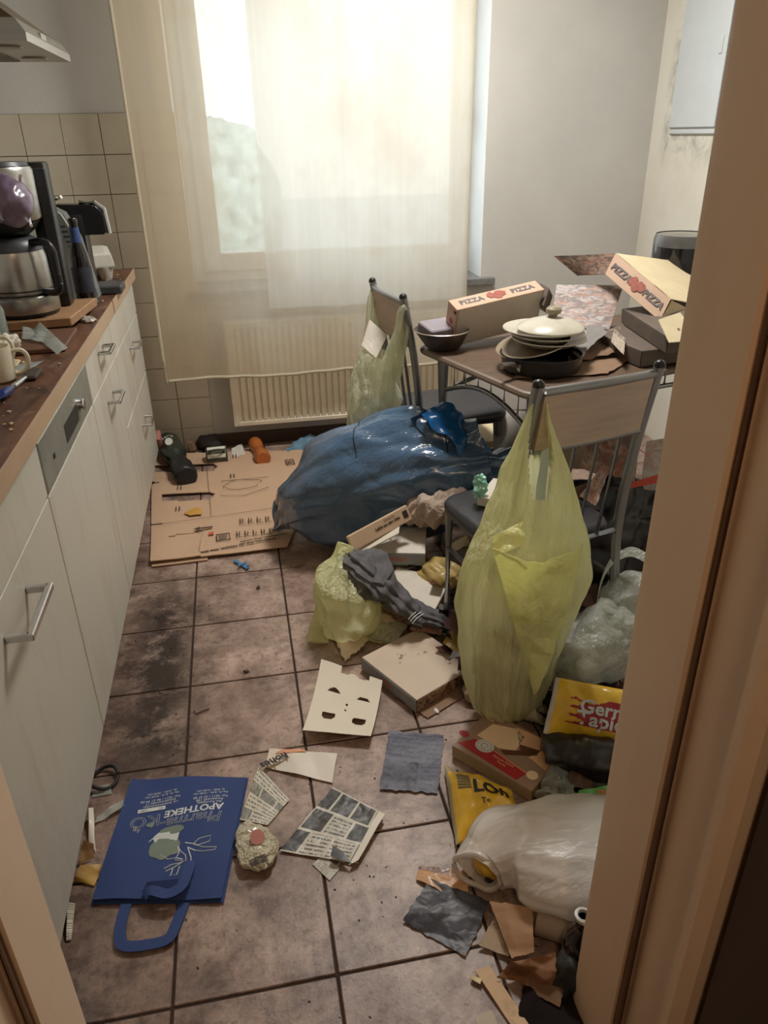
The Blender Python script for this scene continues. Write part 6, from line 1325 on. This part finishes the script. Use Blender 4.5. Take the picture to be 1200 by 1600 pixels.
psheet('brown_wrapper', [(885, 1235), (940, 1235), (945, 1215), (890, 1205)], [.04, .04, .05, .05], M('wrapper_brown', S(112, 84, 62), .6, var=.3), 'brown wrapper between the film ball and green packet', 'wrapper', .012, seed=110)
t = thing('green_packet', 'bright green snack packet with a nut picture behind the white carrier bag', 'packet', F(925, 1252, .04))
b = sheet_bm([F(885, 1268, .05), F(965, 1275, .05), F(965, 1225, .07), F(905, 1235, .07)], 24, 20, .008, 14, .001, 111, zmin=.01); part('film', b, M('packet_green', S(84, 168, 66), .3, var=.2, scale=14, coat=.4), t, smooth=60)
b = NB()
for k in range(9): blob(b, F(936 + 5 * (k % 3), 1236 + 5 * (k // 3), .086), (.006, .005, .003), k, .001, 40, k, 2)
part('nut_picture', b, M('nut_print', S(176, 130, 84), .6, var=.2), t, smooth=60)
t = thing('white_cup', 'crushed white cup under the hanging yellow bag', 'cup', F(832, 1108)); b = NB(); lathe(b, F(820, 1112, .035), [(0, 0), (.022, .001), (.034, .045), (.036, .048), (.034, .048), (.021, .004), (0, .004)], 24, Vector((.6, -.45, .35)), cap=False); part('cup', b, M('cup_white', S(206, 198, 184), .5, var=.05), t)
b = NB(); blob(b, F(742, 1085, .02), (.03, .035, .02), .2, .012, 20, 113, 4, zmin=.002); solo('beige_scrap', b, M('scrap_beige', S(176, 148, 122), .8, var=.15), 'beige crumpled scrap at the foot of the hanging yellow bag', 'scrap', smooth=60)
# paper roll, bags, strips in front
t = thing('paper_roll', 'cardboard kitchen roll tube lying in front of the white carrier bag', 'tube', F(868, 1455)); a = F(838, 1440, .026); c = F(925, 1468, .026); ax = c - a; L = ax.length
b = NB(); lathe(b, a, [(.022, 0), (.024, .001), (.024, L), (.022, L), (.0205, L), (.0205, 0), (.022, 0)], 28, ax, cap=False); part('tube', b, M('tube_grey_beige', S(160, 142, 124), .85, var=.06), t)
m_bp = M('brown_paper_bag', S(176, 140, 108), .8, var=.1, scale=10, dirt=.25, dcol=S(120, 84, 58))
psheet('brown_paper_bag', [(800, 1500), (835, 1490), (832, 1418), (765, 1410)], [.01, .02, .05, .04], m_bp, 'brown paper bag piece left of the kitchen roll tube', 'paper bag', .014, 9, .001, seed=115, nx=24, ny=24, base=.003)
psheet('spotted_paper', [(748, 1478), (795, 1496), (800, 1470), (772, 1436)], [.006, .006, .012, .02], M('paper_spotted', S(188, 168, 144), .7, var=.1, dirt=.7, dcol=S(70, 52, 40), dscale=30), 'dirt speckled cream paper in front of the brown paper bag', 'paper', .006, 12, .001, seed=116, base=.002)
psheet('peel_paper', [(778, 1525), (870, 1555), (868, 1490), (800, 1500)], [.006, .01, .06, .03], M('peel_orange_brown', S(136, 98, 70), .75, var=.3, scale=14), 'curled orange brown paper near the dark bottle', 'paper', .022, 14, .0012, seed=117, nx=26, ny=26, base=.003)
psheet('peel_paper', [(820, 1545), (875, 1575), (885, 1530), (840, 1515)], [.004, .004, .02, .02], M('peel_brown', S(116, 88, 66), .8, var=.2), 'flat brown paper below the curled orange one', 'paper', .008, 14, .0012, seed=118, base=.003)
psheet('dark_film', [(800, 1625), (935, 1640), (925, 1500), (822, 1522)], [.002, .002, .003, .003], M('film_dark_plum', S(30, 22, 22), .85, var=.3, spec=.15), 'dark plastic film on the floor by the dark bottle', 'plastic', .006, 14, .001, seed=119, base=.002)
o = F(742, 1525, .004); b = sheet_bm([F(800, 1605, .003), F(828, 1605, .003), F(765, 1510, .006), F(742, 1518, .006)], 6, 20, .0015, 10, .003, 120, zmin=.002); solo('card_strip', b, M('card_strip_cream', S(208, 178, 144), .75, var=.06, dirt=.4, dcol=S(90, 64, 46), dscale=20), 'long cream cardboard strip on the tiles at the front', 'cardboard', smooth=40)
b = NB(); tube(b, [F(737, 1526, .008), F(752, 1534, .008)], .005, 8); solo('paper_stick', b, m_pzc, 'short white paper stick beside the end of the cream strip', 'stick')
b = sheet_bm([F(745, 1612, .003), F(782, 1612, .003), F(768, 1580, .006), F(743, 1590, .006)], 8, 8, .002, 10, .002, 121, zmin=.002); solo('card_piece', b, M('card_piece_white', S(200, 190, 172), .7, dirt=.4, var=.05), 'rounded white card piece left of the cream strip', 'cardboard', smooth=40)
# dark bottle by the jamb
t = thing('dark_bottle', 'dark glass bottle leaning at the foot of the right door jamb', 'bottle', F(895, 1575)); a = Vector((.503, .795, .004)); ax = Vector((-.01, .0, .16))
b = NB(); lathe(b, a + Vector((0, -.01, .0)), [(0, 0), (.03, .001), (.033, .005), (.033, .075), (.026, .10), (.014, .118), (.0135, .14), (.015, .145), (.0135, .15), (.009, .15)], 26, ax, cap=False); part('glass', b, m_bot, t)
b = NB(); lathe(b, a + Vector((0, -.01, .0)), [(.0333, .02), (.0336, .07)], 26, ax, cap=False); part('label', b, M('label_silver', S(120, 126, 122), .35, .3, var=.3), t)
b = NB(); lathe(b, a + Vector((0, -.01, 0)), [(.0155, .148), (.0155, .156), (.010, .157), (.009, .15)], 20, ax, cap=False); part('mouth_ring', b, M('ring_white', S(200, 196, 190), .4), t)
b = NB(); blob(b, (.47, .765, .02), (.035, .03, .05), .2, .012, 16, 122, 4, zmin=.002); solo('dark_bundle', b, M('bundle_dark', S(48, 52, 50), .5, var=.3), 'dark grey bundle behind the dark bottle at the jamb', 'bundle', smooth=60)
b = NB(); shards(b, 170, .70, .98, 1.0, 1.52, .06, 19, 6)
solo('loose_rubbish', b, m_rub, 'brown loose rubbish heaped between the door jamb and the chair', 'rubbish', smooth=40, kind='stuff')
